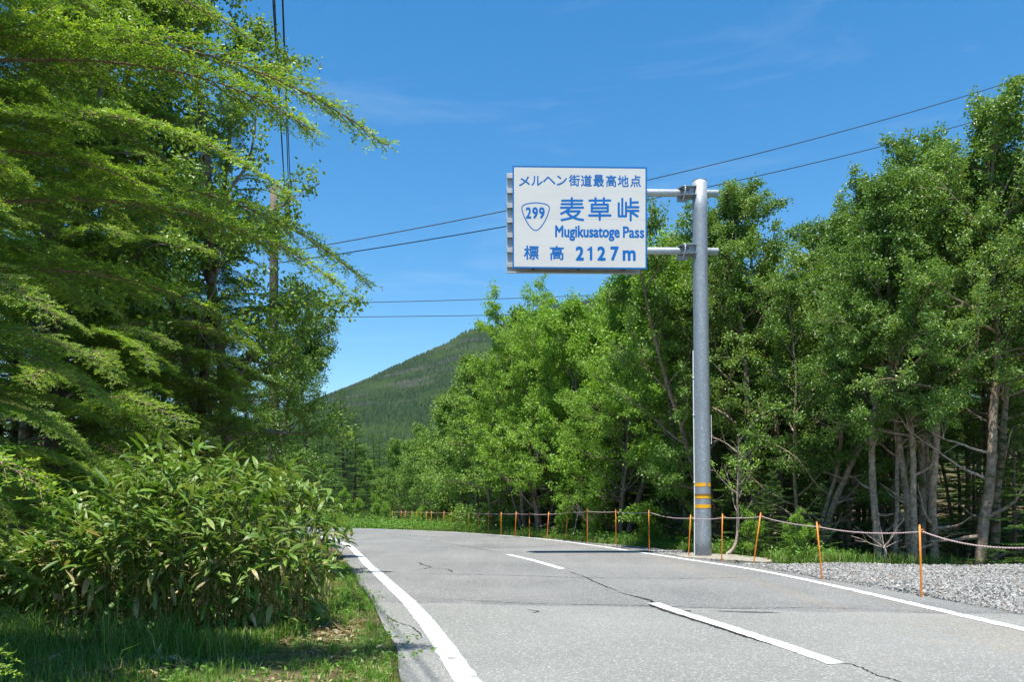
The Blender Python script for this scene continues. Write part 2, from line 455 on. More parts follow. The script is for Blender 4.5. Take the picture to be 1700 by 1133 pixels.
def sheet_mat():
    m, nt, out = new_mat('sign_sheet'); n = N(nt)
    tc = n('ShaderNodeTexCoord')
    mp = n('ShaderNodeMapping'); mp.inputs['Scale'].default_value = (0.5, 2.0, 2.2); n.lk(tc.outputs['Object'], mp.inputs['Vector'])
    a = n.noise(mp.outputs['Vector'], 1.2, 4.0); b = n.noise(tc.outputs['Object'], 11.0, 6.0, 0.7)
    c = n.mix(n.mapr(a, 0.3, 0.7), (0.6, 0.59, 0.565), (0.65, 0.64, 0.615))
    c = n.mix(n.mapr(b, 0.6, 0.76, 0, 0.3), c, (0.4, 0.385, 0.35))
    p = n.principled(c, 0.75, 0.15)
    n.lk(p.outputs[0], out.inputs['Surface']); return m
M['sheet'] = sheet_mat()
M['sign_blue'] = plain('sign_blue', (0.002, 0.14, 0.46), 0.7, 0.15, 0, 14, 0.12)
M['border_blue'] = plain('border_blue', (0.003, 0.14, 0.42), 0.6, 0.2, 0, 14, 0.12)
M['orange'] = plain('orange_post', (0.62, 0.2, 0.02), 0.45, 0.4, 0, 9, 0.18)
M['yellow_band'] = plain('yellow_band', (0.82, 0.4, 0.01), 0.5, 0.4, 0, 20, 0.15)
M['rust'] = plain('rust_strap', (0.22, 0.1, 0.045), 0.8, 0.2, 0.2, 30, 0.3)
M['dark_metal'] = plain('dark_hardware', (0.07, 0.075, 0.08), 0.6, 0.4, 0.4, 12, 0.3)
M['concrete'] = plain('weathered_concrete', (0.25, 0.23, 0.19), 0.9, 0.2, 0, 9, 0.3)
M['pole_brown'] = plain('utility_pole_paint', (0.115, 0.092, 0.078), 0.8, 0.2, 0, 5, 0.3)
M['wire'] = plain('wire_cover', (0.03, 0.033, 0.036), 0.6, 0.3)
M['porcelain'] = plain('porcelain', (0.62, 0.63, 0.64), 0.3, 0.5)
M['white_plate'] = plain('white_plate', (0.75, 0.75, 0.74), 0.5, 0.4)
def rope_mat():
    m, nt, out = new_mat('striped_rope'); n = N(nt)
    at_ = n('ShaderNodeAttribute', attribute_name='twist')
    f = n.math('FRACT', at_.outputs['Fac'])
    c = n.ramp(f, [(0.0, (0.62, 0.48, 0.47)), (0.5, (0.62, 0.48, 0.47)), (0.55, (0.12, 0.03, 0.035)), (0.78, (0.12, 0.03, 0.035)), (0.82, (0.62, 0.48, 0.47))], 'LINEAR')
    p = n.principled(c, 0.8, 0.2)
    n.lk(p.outputs[0], out.inputs['Surface']); return m
M['rope'] = rope_mat()

def mountain_mats():
    m, nt, out = new_mat('mountain_soil'); n = N(nt)
    g = n('ShaderNodeNewGeometry').outputs['Position']
    a = n.noise(g, 0.02, 5.0)
    c = n.mix(n.mapr(a, 0.35, 0.65), (0.014, 0.024, 0.011), (0.028, 0.048, 0.016))
    p = n.principled(c, 0.95, 0.05); n.lk(p.outputs[0], out.inputs['Surface'])
    f, nt, out = new_mat('mountain_trees'); n = N(nt)
    geo = n('ShaderNodeNewGeometry')
    g = geo.outputs['Position']
    mp = n('ShaderNodeMapping'); mp.inputs['Scale'].default_value = (0.011, 0.006, 0.02); mp.inputs['Rotation'].default_value = (0, R(-25), 0)
    n.lk(g, mp.inputs['Vector'])
    big = n.noise(mp.outputs['Vector'], 1.0, 5.0, 0.6)
    c = n.ramp(geo.outputs['Random Per Island'], [(0, (0.017, 0.04, 0.015)), (0.6, (0.027, 0.058, 0.019)), (1.0, (0.044, 0.08, 0.023))])
    c = n.mix(n.mapr(big, 0.48, 0.62, 0, 0.75), c, (0.062, 0.108, 0.024))
    mp2 = n('ShaderNodeMapping'); mp2.inputs['Scale'].default_value = (0.007, 0.004, 0.055); mp2.inputs['Rotation'].default_value = (0, R(-18), 0)
    n.lk(g, mp2.inputs['Vector'])
    band = n.noise(mp2.outputs['Vector'], 1.0, 4.0, 0.6)
    dead = n.math('MULTIPLY', n.mapr(band, 0.53, 0.6), n.mapr(geo.outputs['Random Per Island'], 0.3, 0.42, 0.25, 1.0))
    sx = n('ShaderNodeSeparateXYZ'); n.lk(g, sx.inputs[0])
    dead = n.math('MULTIPLY', dead, n.mapr(sx.outputs['Z'], 95, 140))
    c = n.mix(n.math('MULTIPLY', dead, 0.8), c, (0.095, 0.095, 0.09))
    p = n.principled(c, 0.8, 0.15); n.lk(p.outputs[0], out.inputs['Surface'])
    return m, f
M['mtn'], M['mtn_tree'] = mountain_mats()

# ================================================================== terrain and road
# painted lines (world x, y), read off the photograph on level ground
LEFT_LINE = spline([(2.6, -9), (1.6, -4), (0.62, 1), (-0.29, 5.28), (-1.06, 8.9), (-2.67, 15.2), (-5.25, 25.3), (-7.6, 32), (-10.4, 37.5), (-14.0, 41.5), (-19, 45), (-30, 49)], 160)
RIGHT_LINE = spline([(5.6, -9), (5.3, -4), (5.0, 2), (4.86, 7.5), (4.6, 14.2), (3.5, 20.0), (1.3, 29.5), (-2.2, 37.5), (-5.4, 42), (-8.6, 45.6), (-12.5, 48.6), (-18, 51.6), (-30, 56)], 160)
def x_on(curve, y): return np.interp(y, curve[:, 1], curve[:, 0])
def offset(curve, d):
    T = norm(np.gradient(curve, axis=0)); Nn = np.stack([T[:, 1], -T[:, 0]], 1)
    return curve + Nn * np.broadcast_to(np.asarray(d, float), (len(curve),))[:, None]
rng0 = np.random.RandomState(11)
lw = 0.42 + 0.10 * (vnoise(LEFT_LINE[:, 1] * 0.9, 3.3) - 0.5)
LEFT_EDGE = offset(LEFT_LINE, -lw)
rw = np.interp(RIGHT_LINE[:, 1], [-9, 7, 9, 13, 17, 22, 60], [1.1, 0.85, 0.72, 0.45, 0.38, 0.3, 0.25])
RIGHT_EDGE = offset(RIGHT_LINE, rw + 0.08 * (vnoise(RIGHT_LINE[:, 1] * 0.8, 9.1) - 0.5))

FOREST_EDGE_Y = np.array([-20, 10, 15.6, 17.2, 20, 24, 28, 33, 39, 46, 55, 65, 78, 95, 130])
FOREST_EDGE_X = np.array([14, 13, 11.0, 6.6, 6.0, 5.7, 5.0, 3.3, 0.6, -2.0, -4.2, -6.2, -8.4, -11.5, -18])

def gh(x, y):
    """ground height"""
    x = np.asarray(x, float); y = np.asarray(y, float)
    z = -0.035 + 0.05 * (vnoise(x * 0.7 + 7, y * 0.7) - 0.5) * smooth01((np.abs(x) + np.abs(y - 10)) / 30 + 0.3)
    xf = np.interp(y, FOREST_EDGE_Y, FOREST_EDGE_X)
    z = z - 0.45 * smooth01((x - xf) / 2.5) * (y < 200)
    z = z + 0.25 * (vnoise(x * 0.25, y * 0.25 + 3) - 0.5) * smooth01((x - xf) / 4)
    xl = np.interp(y, LEFT_EDGE[:, 1], LEFT_EDGE[:, 0])
    z = z + 0.16 * smooth01((xl - x - 0.6) / 3.0) * (y < 60) * vnoise(x * 0.6, y * 0.6 + 31)
    # the road's own corridor stays below the asphalt
    xr = np.interp(y, RIGHT_EDGE[:, 1], RIGHT_EDGE[:, 0])
    inside = smooth01((x - xl + 0.1) / 0.3) * smooth01((xr - x + 0.1) / 0.3) * (y < 57)
    z = z * (1 - inside) + (-0.06) * inside
    z = z + 5.0 * smooth01((x - xf - 7) / 30) * (y < 300) * smooth01((y + 5) / 20)
    z = z + 4.0 * smooth01((-x - 10) / 24) * smooth01((46 - y) / 12) * (y > -300)
    far = smooth01((y - 52) / 30)
    z = z - 0.5 * far * (x < 10)
    return z

def grid_mesh(name, xs, ys, zf, mat):
    X, Y = np.meshgrid(xs, ys); Z = zf(X, Y)
    V = np.stack([X, Y, Z], -1).reshape(-1, 3)
    nx, ny = len(xs), len(ys)
    i = (np.arange(ny - 1)[:, None] * nx + np.arange(nx - 1)[None]).ravel()
    F = np.stack([i, i + 1, i + nx + 1, i + nx], 1)
    mb = MB(); mb.add(V, F)
    return mb.build(name, mat, smooth=True)

xs = np.concatenate([[-6000, -3000, -1200, -500, -200, -90, -60], np.arange(-40, 48, 0.4), [52, 60, 90, 200, 500, 1200, 3000, 6000]])
ys = np.concatenate([[-6000, -2000, -600, -150, -60, -30], np.arange(-16, 62, 0.4), np.arange(63, 130, 4), [150, 200, 300, 500, 1000, 2500, 7000]])
tag(grid_mesh('ground', xs, ys, gh, M['ground']), kind='structure')

# road slab, cambered a little, edge 5 cm thick
n = len(LEFT_EDGE)
def resample(c, n):
    s = np.concatenate([[0], np.cumsum(np.linalg.norm(np.diff(c, axis=0), axis=1))])
    t = np.linspace(0, s[-1], n); return np.stack([np.interp(t, s, c[:, k]) for k in range(2)], 1)
nr = 260
Lc, Rc = resample(LEFT_EDGE, nr), resample(RIGHT_EDGE, nr)
us = np.linspace(0, 1, 15)
P = Lc[:, None] * (1 - us)[None, :, None] + Rc[:, None] * us[None, :, None]
def road_z(x, y): return 0.012 * (vnoise(np.asarray(x) * 0.5, np.asarray(y) * 0.35) - 0.5)
Z = road_z(P[..., 0], P[..., 1])
V = np.concatenate([P, Z[..., None]], -1).reshape(-1, 3)
k = len(us)
i = (np.arange(nr - 1)[:, None] * k + np.arange(k - 1)[None]).ravel()
road_mb = MB(); road_mb.add(V, np.stack([i, i + 1, i + k + 1, i + k], 1))
for side, cc in ((0, Lc), (k - 1, Rc)):
    top = np.arange(nr) * k + side
    low = np.concatenate([cc, np.full((nr, 1), -0.09)], 1)
    n0 = road_mb.n
    road_mb.add(low, np.zeros((0, 4), int))
    j = np.arange(nr - 1)
    F = np.stack([top[j], top[j + 1], n0 + j + 1, n0 + j], 1)
    road_mb.F.append((F if side else F[:, ::-1], 0))
road = tag(road_mb.build('road', M['asphalt'], smooth=False), kind='structure')

def ribbon(name, curve, w, z, mat, jit=0.008, seed=0, parent=road):
    """a sheet lying on the road along a 2-D curve"""
    rs = np.random.RandomState(seed)
    a = offset(curve, -np.asarray(w) / 2 - rs.normal(0, jit, len(curve))); b = offset(curve, np.asarray(w) / 2 + rs.normal(0, jit, len(curve)))
    m = (a + b) / 2
    V = []
    for q in (a, m, b): V.append(np.concatenate([q, (road_z(q[:, 0], q[:, 1]) + z)[:, None]], 1))
    N_ = len(curve); V = np.concatenate(V); j = np.arange(N_ - 1)
    F = np.concatenate([np.stack([j, j + N_, j + N_ + 1, j + 1], 1), np.stack([j + N_, j + 2 * N_, j + 2 * N_ + 1, j + N_ + 1], 1)])
    mb = MB(); mb.add(V, F)
    return mb.build(name, mat, parent)

def cut(curve, y0, y1, n):
    yy = np.linspace(y0, y1, n); return np.stack([x_on(curve, yy), yy], 1)
ll = resample(LEFT_LINE, 700)
ribbon('edge_line', ll + np.stack([0.02 * (vnoise(ll[:, 1] * 0.7, 1.0) - .5), 0 * ll[:, 1]], 1), 0.175, 0.005, M['paint'], 0.004, 1)
rl = resample(RIGHT_LINE, 700)
ribbon('edge_line', rl + np.stack([0.03 * (vnoise(rl[:, 1] * 0.6, 5.0) - .5), 0 * rl[:, 1]], 1), 0.15, 0.005, M['paint'], 0.004, 2)
CENTER = spline([(3.9, -9), (3.5, -2.0), (2.41, 5.9), (1.72, 9.6), (0.95, 15.1), (-0.08, 19.8), (-2.1, 27), (-5.0, 35), (-8.5, 41), (-12, 44.6), (-18, 48.2)], 200)
for k_, (y0, y1) in enumerate([(-6.0, -1.2), (5.9, 9.65), (15.1, 19.9)]):
    ribbon('center_dash', cut(CENTER, y0, y1, 60), 0.15, 0.005, M['paint'], 0.005, 10 + k_)

# cracks along and across the road
def crack(pts, w, seed, jag=0.03, taper=True, name='crack', mat=None, z=0.003):
    rs = np.random.RandomState(seed)
    c = resample(spline(pts, 60), max(16, int(len(pts) * 26)))
    c = c + rs.normal(0, jag, c.shape) * 0.6 + np.cumsum(rs.normal(0, jag * 0.25, c.shape), 0) * 0.5
    t = np.linspace(0, 1, len(c))
    ww = w * (0.45 + 1.1 * rs.rand(len(c))) * (np.minimum(1, 6 * np.minimum(t, 1 - t) + 0.1) if taper else 1)
    return ribbon(name, c, ww, z, mat or M['crack'], 0.0, seed)
crack([(1.45, 10.9), (1.72, 9.9), (1.66, 9.3), (1.94, 7.9), (2.21, 6.6)], 0.05, 31, 0.012)
crack([(2.22, 6.6), (2.5, 5.9), (2.55, 5.4), (2.9, 4.3)], 0.012, 32, 0.012)
crack([(1.02, 14.6), (1.2, 13.2), (1.3, 12.2), (1.45, 10.9)], 0.022, 33, 0.02)
crack([(-0.2, 20.4), (-1.4, 24.2), (-3.2, 28.5), (-5.2, 32.5)], 0.03, 34, 0.03)
crack([(-2.35, 14.0), (-1.2, 13.9), (0.3, 13.6), (1.3, 13.2), (3.0, 13.1), (4.4, 13.4)], 0.022, 35, 0.02)
crack([(-1.45, 10.15), (-0.7, 10.0), (0.2, 9.6), (1.3, 9.45), (2.4, 9.15), (3.6, 9.2), (4.7, 8.9)], 0.014, 36, 0.014)
crack([(-1.9, 14.6), (-1.6, 15.5), (-1.85, 16.4), (-2.1, 17.2)], 0.022, 37, 0.03)
crack([(-1.7, 15.4), (-1.25, 15.0), (-1.1, 14.2)], 0.018, 38, 0.03)
crack([(-3.4, 18.8), (-2.2, 19.3), (-1.6, 19.2)], 0.02, 39, 0.02)
crack([(-4.4, 23.2), (-2.2, 24.0), (-0.4, 23.6), (1.4, 24.2)], 0.03, 40, 0.03)
crack([(-0.9, 29.6), (-2.6, 31.0), (-4.6, 34.6), (-6.5, 37.6)], 0.05, 41, 0.04)
crack([(-1.35, 8.55), (-1.2, 8.1), (-0.95, 7.6), (-0.8, 7.0)], 0.012, 42, 0.012)
crack([(0.15, 9.0), (0.28, 8.86), (0.22, 8.72)], 0.02, 43, 0.008)
crack([(2.28, 8.9), (2.6, 8.84), (2.95, 8.78)], 0.11, 44, 0.01, name='tar_patch', mat=M['tar'])
crack([(2.0, 8.92), (1.86, 8.86), (1.78, 8.84)], 0.09, 45, 0.008, name='tar_patch', mat=M['crack'])

# gravel bed beyond the right line
def bed_z(x, y): return -0.005 + 0.05 * (vnoise(x * 0.9 + 3, y * 0.9) - 0.5) + 0.02 * vnoise(x * 4, y * 4)
gy = np.linspace(-6, 16.6, 70); gu = np.linspace(0, 1, 40)
ex = np.interp(gy, RIGHT_EDGE[:, 1], RIGHT_EDGE[:, 0]) - 0.05
ox = np.interp(gy, [-6, 14.5, 15.6, 16.3, 16.6], [18, 18, 11.8, 6.8, 5.2])
X = ex[:, None] + (ox - ex)[:, None] * gu[None] ** 1.3; Yg = np.repeat(gy[:, None], 40, 1)
Zg = bed_z(X, Yg); Zg[:, 0] = -0.03; Zg[-1] = -0.2; Zg[:, -1] = -0.3
mb = MB(); i = (np.arange(69)[:, None] * 40 + np.arange(39)[None]).ravel()
mb.add(np.stack([X, Yg, Zg], -1).reshape(-1, 3), np.stack([i, i + 1, i + 41, i + 40], 1))
tag(mb.build('gravel_ground', M['gravel_bed'], smooth=True), kind='structure')

def stones(mb, X, Y, Z, s, rs):
    n = len(X)
    base = np.array([[x, y, z] for z in (-1, 1) for y in (-1, 1) for x in (-1, 1)], float) * 0.5
    F = np.array([[0, 2, 3, 1], [4, 5, 7, 6], [0, 1, 5, 4], [2, 6, 7, 3], [0, 4, 6, 2], [1, 3, 7, 5]])
    V = base[None] * (1 + rs.uniform(-0.45, 0.3, (n, 8, 3)))
    V = V * (s[:, None] * rs.uniform([0.7, 0.55, 0.4], [1.25, 1.0, 0.8], (n, 3)))[:, None]
    q = norm(rs.normal(0, 1, (n, 4))); w, x, y, z = q.T
    Rm = np.stack([1 - 2 * (y * y + z * z), 2 * (x * y - z * w), 2 * (x * z + y * w), 2 * (x * y + z * w), 1 - 2 * (x * x + z * z), 2 * (y * z - x * w), 2 * (x * z - y * w), 2 * (y * z + x * w), 1 - 2 * (x * x + y * y)], -1).reshape(n, 3, 3)
    V = np.einsum('nij,nkj->nki', Rm, V) + np.stack([X, Y, Z], -1)[:, None]
    mb.add(V.reshape(-1, 3), (F[None] + (np.arange(n) * 8)[:, None, None]).reshape(-1, 4))
rs = np.random.RandomState(21)
ng = 52000
Y_ = 7.0 + 9.4 * rs.rand(ng) ** 0.9; X_ = rs.uniform(4, 13.5, ng)
e = np.interp(Y_, RIGHT_EDGE[:, 1], RIGHT_EDGE[:, 0]); o_ = np.interp(Y_, [7, 14.5, 15.6, 16.3, 16.6], [18, 18, 11.8, 6.9, 5.4])
keep = (X_ > e + 0.12 * rs.rand(ng) ** 2 - 0.02) & (X_ < o_) & (X_ < 0.66 * Y_ + 2.0)
X_, Y_ = X_[keep], Y_[keep]
mb = MB(); stones(mb, X_, Y_, bed_z(X_, Y_) + 0.012, rs.uniform(0.017, 0.044, len(X_)) * (1 + 0.5 * (rs.rand(len(X_)) > 0.96)), rs)
# stray chips along the road edge and a patch further on
yy = rs.uniform(8, 30, 900); xx = np.interp(yy, RIGHT_EDGE[:, 1], RIGHT_EDGE[:, 0]) + np.abs(rs.normal(0, 0.12, 900)) - 0.05
stones(mb, xx, yy, np.full(900, 0.012), rs.uniform(0.012, 0.03, 900), rs)
yy = rs.uniform(19.8, 26.5, 2600); xx = np.interp(yy, RIGHT_EDGE[:, 1], RIGHT_EDGE[:, 0]) + rs.uniform(0, 1, 2600) * np.interp(yy, [19.5, 22, 26.5], [0.9, 1.3, 0.3])
stones(mb, xx, yy, gh(xx, yy) + 0.015, rs.uniform(0.025, 0.06, 2600), rs)
tag(mb.build('gravel', M['stone']), 'grey crushed stone gravel spread beside the road', 'gravel', kind='stuff')

# ================================================================== mountain
def ridge_h(X):
    px = np.array([-3000, -900, 0, 300, 400, 500, 530, 570, 610, 650, 700, 740, 770, 800, 850, 880, 940, 1000, 1080, 1180, 1300, 1500, 2200, 4000])
    py = np.array([835, 825, 800, 765, 735, 692, 670, 652, 634, 614, 592, 575, 556, 547, 536, 523, 505, 497, 500, 530, 580, 660, 780, 830])
    return np.interp((850 + X / 1400.0 * FPX), px, (HZ - py) / FPX * 1400.0)
def mz(X, Y):
    h = ridge_h(X) + 5 * (vnoise(X / 40, 2.2) - 0.5)
    f = (Y - 420) / 980.0
    prof = np.where(f < 1, np.clip(f, 0, 1) ** 1.25, np.clip(1 - (f - 1) * 0.8, 0, 1))
    g = 14 * (vnoise(X / 90, Y / 160) - 0.5) * np.clip(f * 4, 0, 1) * np.clip((1 - f) * 4, 0, 1)
    return h * prof + g - 4 + 4 * np.clip(f * 10, 0, 1)
xs = np.concatenate([np.arange(-3000, -900, 150), np.arange(-900, 900, 18), np.arange(900, 3001, 150)]); ys = np.arange(380, 2400, 20)
tag(grid_mesh('mountain', xs, ys, mz, M['mtn']), kind='structure')
rs = np.random.RandomState(3)
nt_ = 52000
Yt = 430 + 990 * rs.rand(nt_) ** 0.85
ux = rs.uniform(-0.36, 0.17, nt_); Xt = ux * Yt
Zt = mz(Xt, Yt)
hgt = rs.uniform(5.0, 10.5, nt_) * np.interp(Yt, [430, 900, 1420], [1.25, 1.0, 0.75]); wd = hgt * rs.uniform(0.2, 0.34, nt_)
sd = 4
a = np.arange(sd) / sd * 2 * np.pi
ring = np.stack([np.cos(a), np.sin(a), 0 * a], 1)
V = np.zeros((nt_, 2 * sd + 1, 3))
jit = rs.uniform(0.75, 1.25, (nt_, sd, 1))
V[:, :sd] = ring[None] * (wd[:, None, None]) * jit; V[:, :sd, 2] = hgt[:, None] * 0.12
V[:, sd:2 * sd] = ring[None] * (wd[:, None, None]) * 0.7 * jit[:, ::-1]; V[:, sd:2 * sd, 2] = hgt[:, None] * 0.55
V[:, -1, 2] = hgt; V[:, -1, :2] = rs.normal(0, 0.25, (nt_, 2))
V += np.stack([Xt, Yt, Zt], -1)[:, None]
F4 = np.array([[j, (j + 1) % sd, sd + (j + 1) % sd, sd + j] for j in range(sd)]); F3 = np.array([[sd + j, sd + (j + 1) % sd, 2 * sd] for j in range(sd)])
off = (np.arange(nt_) * (2 * sd + 1))[:, None, None]
mb = MB(); mb.add(V.reshape(-1, 3), (F4[None] + off).reshape(-1, 4)); mb.F.append(((F3[None] + off).reshape(-1, 3), 0))
tag(mb.build('mountain_forest', M['mtn_tree']), 'dark conifer forest with grey dead bands covering the mountain', 'forest', kind='stuff')
del V

# ================================================================== tree builders
def path(rs, p0, d, L, nseg, wob, trop):
    """wandering polyline"""
    d = norm(np.asarray(d, float)); P = [np.asarray(p0, float)]; s = L / nseg
    for _ in range(nseg):
        d = norm(d + rs.normal(0, wob, 3) + np.array([0, 0, trop]))
        P.append(P[-1] + d * s)
    return np.array(P)
def along(P, t):
    f = t * (len(P) - 1); i = min(int(f), len(P) - 2); f -= i
    return P[i] * (1 - f) + P[i + 1] * f, norm(P[i + 1] - P[i])
def side_dir(rs, T, ang, az=None):
    ref = np.array([0, 0, 1.0]) if abs(T[2]) < 0.9 else np.array([1.0, 0, 0])
    u = norm(np.cross(T, ref)); v = np.cross(u, T)
    az = rs.uniform(0, 2 * np.pi) if az is None else az
    return norm(T * math.cos(ang) + (u * math.cos(az) + v * math.sin(az)) * math.sin(ang))

def leaf_cloud(rs, mb, C, D, per, spread, L, Wr, up=0.35, droop=0.4, fold=0.2):
    """leaves around twig points C with twig directions D"""
    n = len(C); P = np.repeat(C, per, 0) + rs.normal(0, 1, (n * per, 3)) * np.array(spread)
    DD = np.repeat(D, per, 0)
    A = norm(DD * 0.5 + rs.normal(0, 0.75, (n * per, 3)) + np.array([0, 0, -droop]))
    Nn = norm(rs.normal(0, 0.55, (n * per, 3)) + np.array([0, 0, up]))
    l = L * rs.uniform(0.65, 1.2, n * per)
    quads_leaves(mb, P, A, Nn, l, l * Wr, fold)

def broadleaf(seed, H=10, stems=1, r0=0.11, crown_lo=0.32, limbs=34, limb_len=2.3, elev=(20, 62), per=14, leaf=0.085, lw_=0.68, spread=0.09,
              subs=6, twigs=5, lean=0.06, top_narrow=0.62, trop=0.05, dead_low=4, up=0.35, sub_len=0.46, wob=0.05, shape=None):
    rs = np.random.RandomState(seed)
    wood = MB(); lv = MB(); C = []; D = []
    for s in range(stems):
        az = rs.uniform(0, 2 * np.pi) + s * 2 * np.pi / max(1, stems)
        ln = lean * (1.0 if stems == 1 else 2.6)
        d = np.array([math.cos(az) * ln, math.sin(az) * ln, 1.0])
        hs = H * (1.0 if s == 0 else rs.uniform(0.75, 0.98))
        rr = r0 * (1 if s == 0 else rs.uniform(0.55, 0.85))
        base = np.array([math.cos(az), math.sin(az), 0]) * (0.0 if stems == 1 else r0 * 0.9) + np.array([0, 0, -0.5])
        T = path(rs, base, d, hs + 0.4, 22, wob, 0.035)
        t = np.linspace(0, 1, len(T))
        rad = rr * (1 - t) ** 0.8 + 0.012; rad[0] *= 1.35; rad[1] *= 1.12
        add_tube(wood, T, rad, 8, cap=False)
        nl = max(4, int(limbs / stems * 1.15))
        for i in range(nl + dead_low):
            dead = i >= nl
            tt = (crown_lo + (0.985 - crown_lo) * ((i + rs.rand()) / nl) ** 0.9) if not dead else rs.uniform(0.1, crown_lo + 0.1)
            p, td = along(T, tt)
            rel = (tt - crown_lo) / (1 - crown_lo)
            prof = (0.6 + 0.4 * math.sin(math.pi * min(1, max(0, rel) * 1.25 + 0.12))) * (1 - (1 - top_narrow) * max(0, rel) ** 1.6) if shape is None else shape(rel)
            Ll = limb_len * prof * rs.uniform(0.7, 1.2) * (0.7 if dead else 1)
            el = R(elev[0] + (elev[1] - elev[0]) * max(0, rel) + rs.uniform(-14, 14))
            az2 = i * 2.39996 + rs.uniform(-0.5, 0.5) + s
            dd = np.array([math.cos(az2) * math.cos(el), math.sin(az2) * math.cos(el), math.sin(el)])
            B = path(rs, p, dd, Ll, 7, 0.16, trop)
            br = max(0.010, rr * (1 - tt) * 0.5 + 0.011)
            add_tube(wood, B, np.linspace(br, 0.006, 8), 5, cap=False)
            if dead:
                for _ in range(3):
                    q, td2 = along(B, rs.uniform(0.3, 0.9)); add_tube(wood, path(rs, q, side_dir(rs, td2, 0.8), Ll * 0.3, 4, 0.2, 0.0), np.linspace(0.006, 0.003, 5), 3, cap=False)
                continue
            for k in range(subs + 1):
                ts = 0.25 + 0.75 * (k + rs.rand() * 0.8) / (subs + 1) if k < subs else 0.97
                q, td2 = along(B, min(ts, 0.99))
                sl = Ll * sub_len * (1.15 - 0.65 * ts) * rs.uniform(0.7, 1.25)
                sdir = side_dir(rs, td2, R(rs.uniform(28, 62)) if k < subs else 0.2); sdir[2] = sdir[2] * 0.7 + 0.12
                S = path(rs, q, sdir, sl, 4, 0.2, 0.03)
                add_tube(wood, S, np.linspace(0.008, 0.003, 5), 3, cap=False)
                for w in range(twigs):
                    tw = (w + 0.6 + rs.rand() * 0.6) / (twigs + 0.3)
                    c, td3 = along(S, min(tw, 0.99))
                    e = side_dir(rs, td3, R(rs.uniform(10, 60)))
                    ll_ = rs.uniform(0.08, 0.26)
                    C.append(c + e * ll_); D.append(e)
                    if rs.rand() < 0.6: C.append(c + e * ll_ * 0.4); D.append(e)
    C = np.array(C); D = np.array(D)
    leaf_cloud(rs, lv, C, D, per, (spread, spread, spread * 0.75), leaf, lw_, up)
    return wood, lv

def fir(seed, H=5.0, base_r=1.25, n_br=62, needle=0.066, wid=0.022, clear=0.06, shoots=3, lat=13, droop=0.12, young_p=0.4):
    rs = np.random.RandomState(seed)
    wood = MB(); lv = MB()
    T = path(rs, (0, 0, -0.3), (0, 0, 1), H + 0.3, 14, 0.012, 0.03)
    add_tube(wood, T, np.linspace(0.018 * H, 0.008, 15), 7, cap=False)
    P = []; A = []; NN = []; L = []; YG = []
    for i in range(n_br):
        t = clear + (0.985 - clear) * (i + rs.rand() * 0.6) / n_br
        p, td = along(T, t)
        Lb = base_r * (1 - t) ** 0.8 * rs.uniform(0.75, 1.2) + 0.12
        az = i * 2.39996 + rs.uniform(-0.4, 0.4); el = R(-4 + 38 * t ** 2 + rs.uniform(-8, 8))
        d = np.array([math.cos(az) * math.cos(el), math.sin(az) * math.cos(el), math.sin(el)])
        B = path(rs, p, d, Lb, 6, 0.05, -droop * 0.25)
        B[:, 2] += 0.09 * Lb * np.linspace(0, 1, 7) ** 2.2
        add_tube(wood, B, np.linspace(0.006 + 0.010 * Lb, 0.003, 7), 3, cap=False)
        side = norm(np.cross(d, [0, 0, 1.0]))
        nl = max(4, int(lat * (0.4 + 0.6 * Lb / base_r)))
        segs = []
        for k in range(nl):
            tb = 0.12 + 0.88 * (k + 0.5) / nl; q, td2 = along(B, min(tb, 0.995))
            sgn = 1 if k % 2 else -1
            ld = norm(td2 * 0.75 + side * sgn * 0.8 + np.array([0, 0, rs.uniform(-0.14, 0.06)]))
            ll_ = Lb * 0.42 * (1.08 - tb) ** 0.7 * rs.uniform(0.75, 1.2) + 0.05
            segs.append((q, ld, ll_))
            for m in range(shoots):
                u = 0.3 + 0.6 * (m + rs.rand() * 0.5) / shoots
                s2 = norm(ld * 0.7 + norm(np.cross(ld, [0, 0, 1.0])) * (1 if m % 2 else -1) * 0.7 + np.array([0, 0, rs.uniform(-0.1, 0.08)]))
                segs.append((q + ld * ll_ * u, s2, ll_ * 0.42 * rs.uniform(0.7, 1.2) + 0.03))
        segs.append((B[-3], norm(B[-1] - B[-3]), np.linalg.norm(B[-1] - B[-3]) + 0.06))
        for (q, d2, l2) in segs:
            nn = max(3, int(l2 / 0.02)); u = (np.arange(nn) + 0.5) / nn
            pts = q + d2 * (l2 * u)[:, None]
            sv = norm(np.cross(d2, [0, 0, 1.0])); sg = np.where(np.arange(nn) % 2 == 0, 1.0, -1.0)[:, None]
            P.append(pts); A.append(norm(d2 * 0.55 + sv * sg * 0.85 + rs.normal(0, 0.25, (nn, 3)) + np.array([0, 0, 0.12])))
            NN.append(norm(np.array([0, 0, 1.0]) + rs.normal(0, 0.35, (nn, 3)))); L.append(needle * rs.uniform(0.7, 1.15, nn))
            YG.append((u > 0.55) * (1.0 if rs.rand() < young_p else 0.15) * rs.uniform(0.4, 1.0, nn))
    P = np.concatenate(P); A = np.concatenate(A); NN = np.concatenate(NN); L = np.concatenate(L); YG = np.concatenate(YG)
    quads_leaves(lv, P, A, NN, L, np.full(len(L), wid), 0.1, attr=YG)
    return wood, lv

PROTO = {}
def proto(key, wl_, wmat, lmat, attr=None):
    w, l = wl_
    PROTO[key] = (w.mesh('trunk', wmat, True), l.mesh('crown', lmat, False, attr))
def tree(name, key, x, y, h_scale, rz, label, cat, group=None, tilt=0.0, z=None):
    e = empty(name, (x, y, float(gh(x, y)) if z is None else z), rz, h_scale)
    e.rotation_euler = (tilt, 0, rz)
    w, l = PROTO[key]
    link('trunk', w, e); link('crown', l, e)
    return tag(e, label, cat, group)

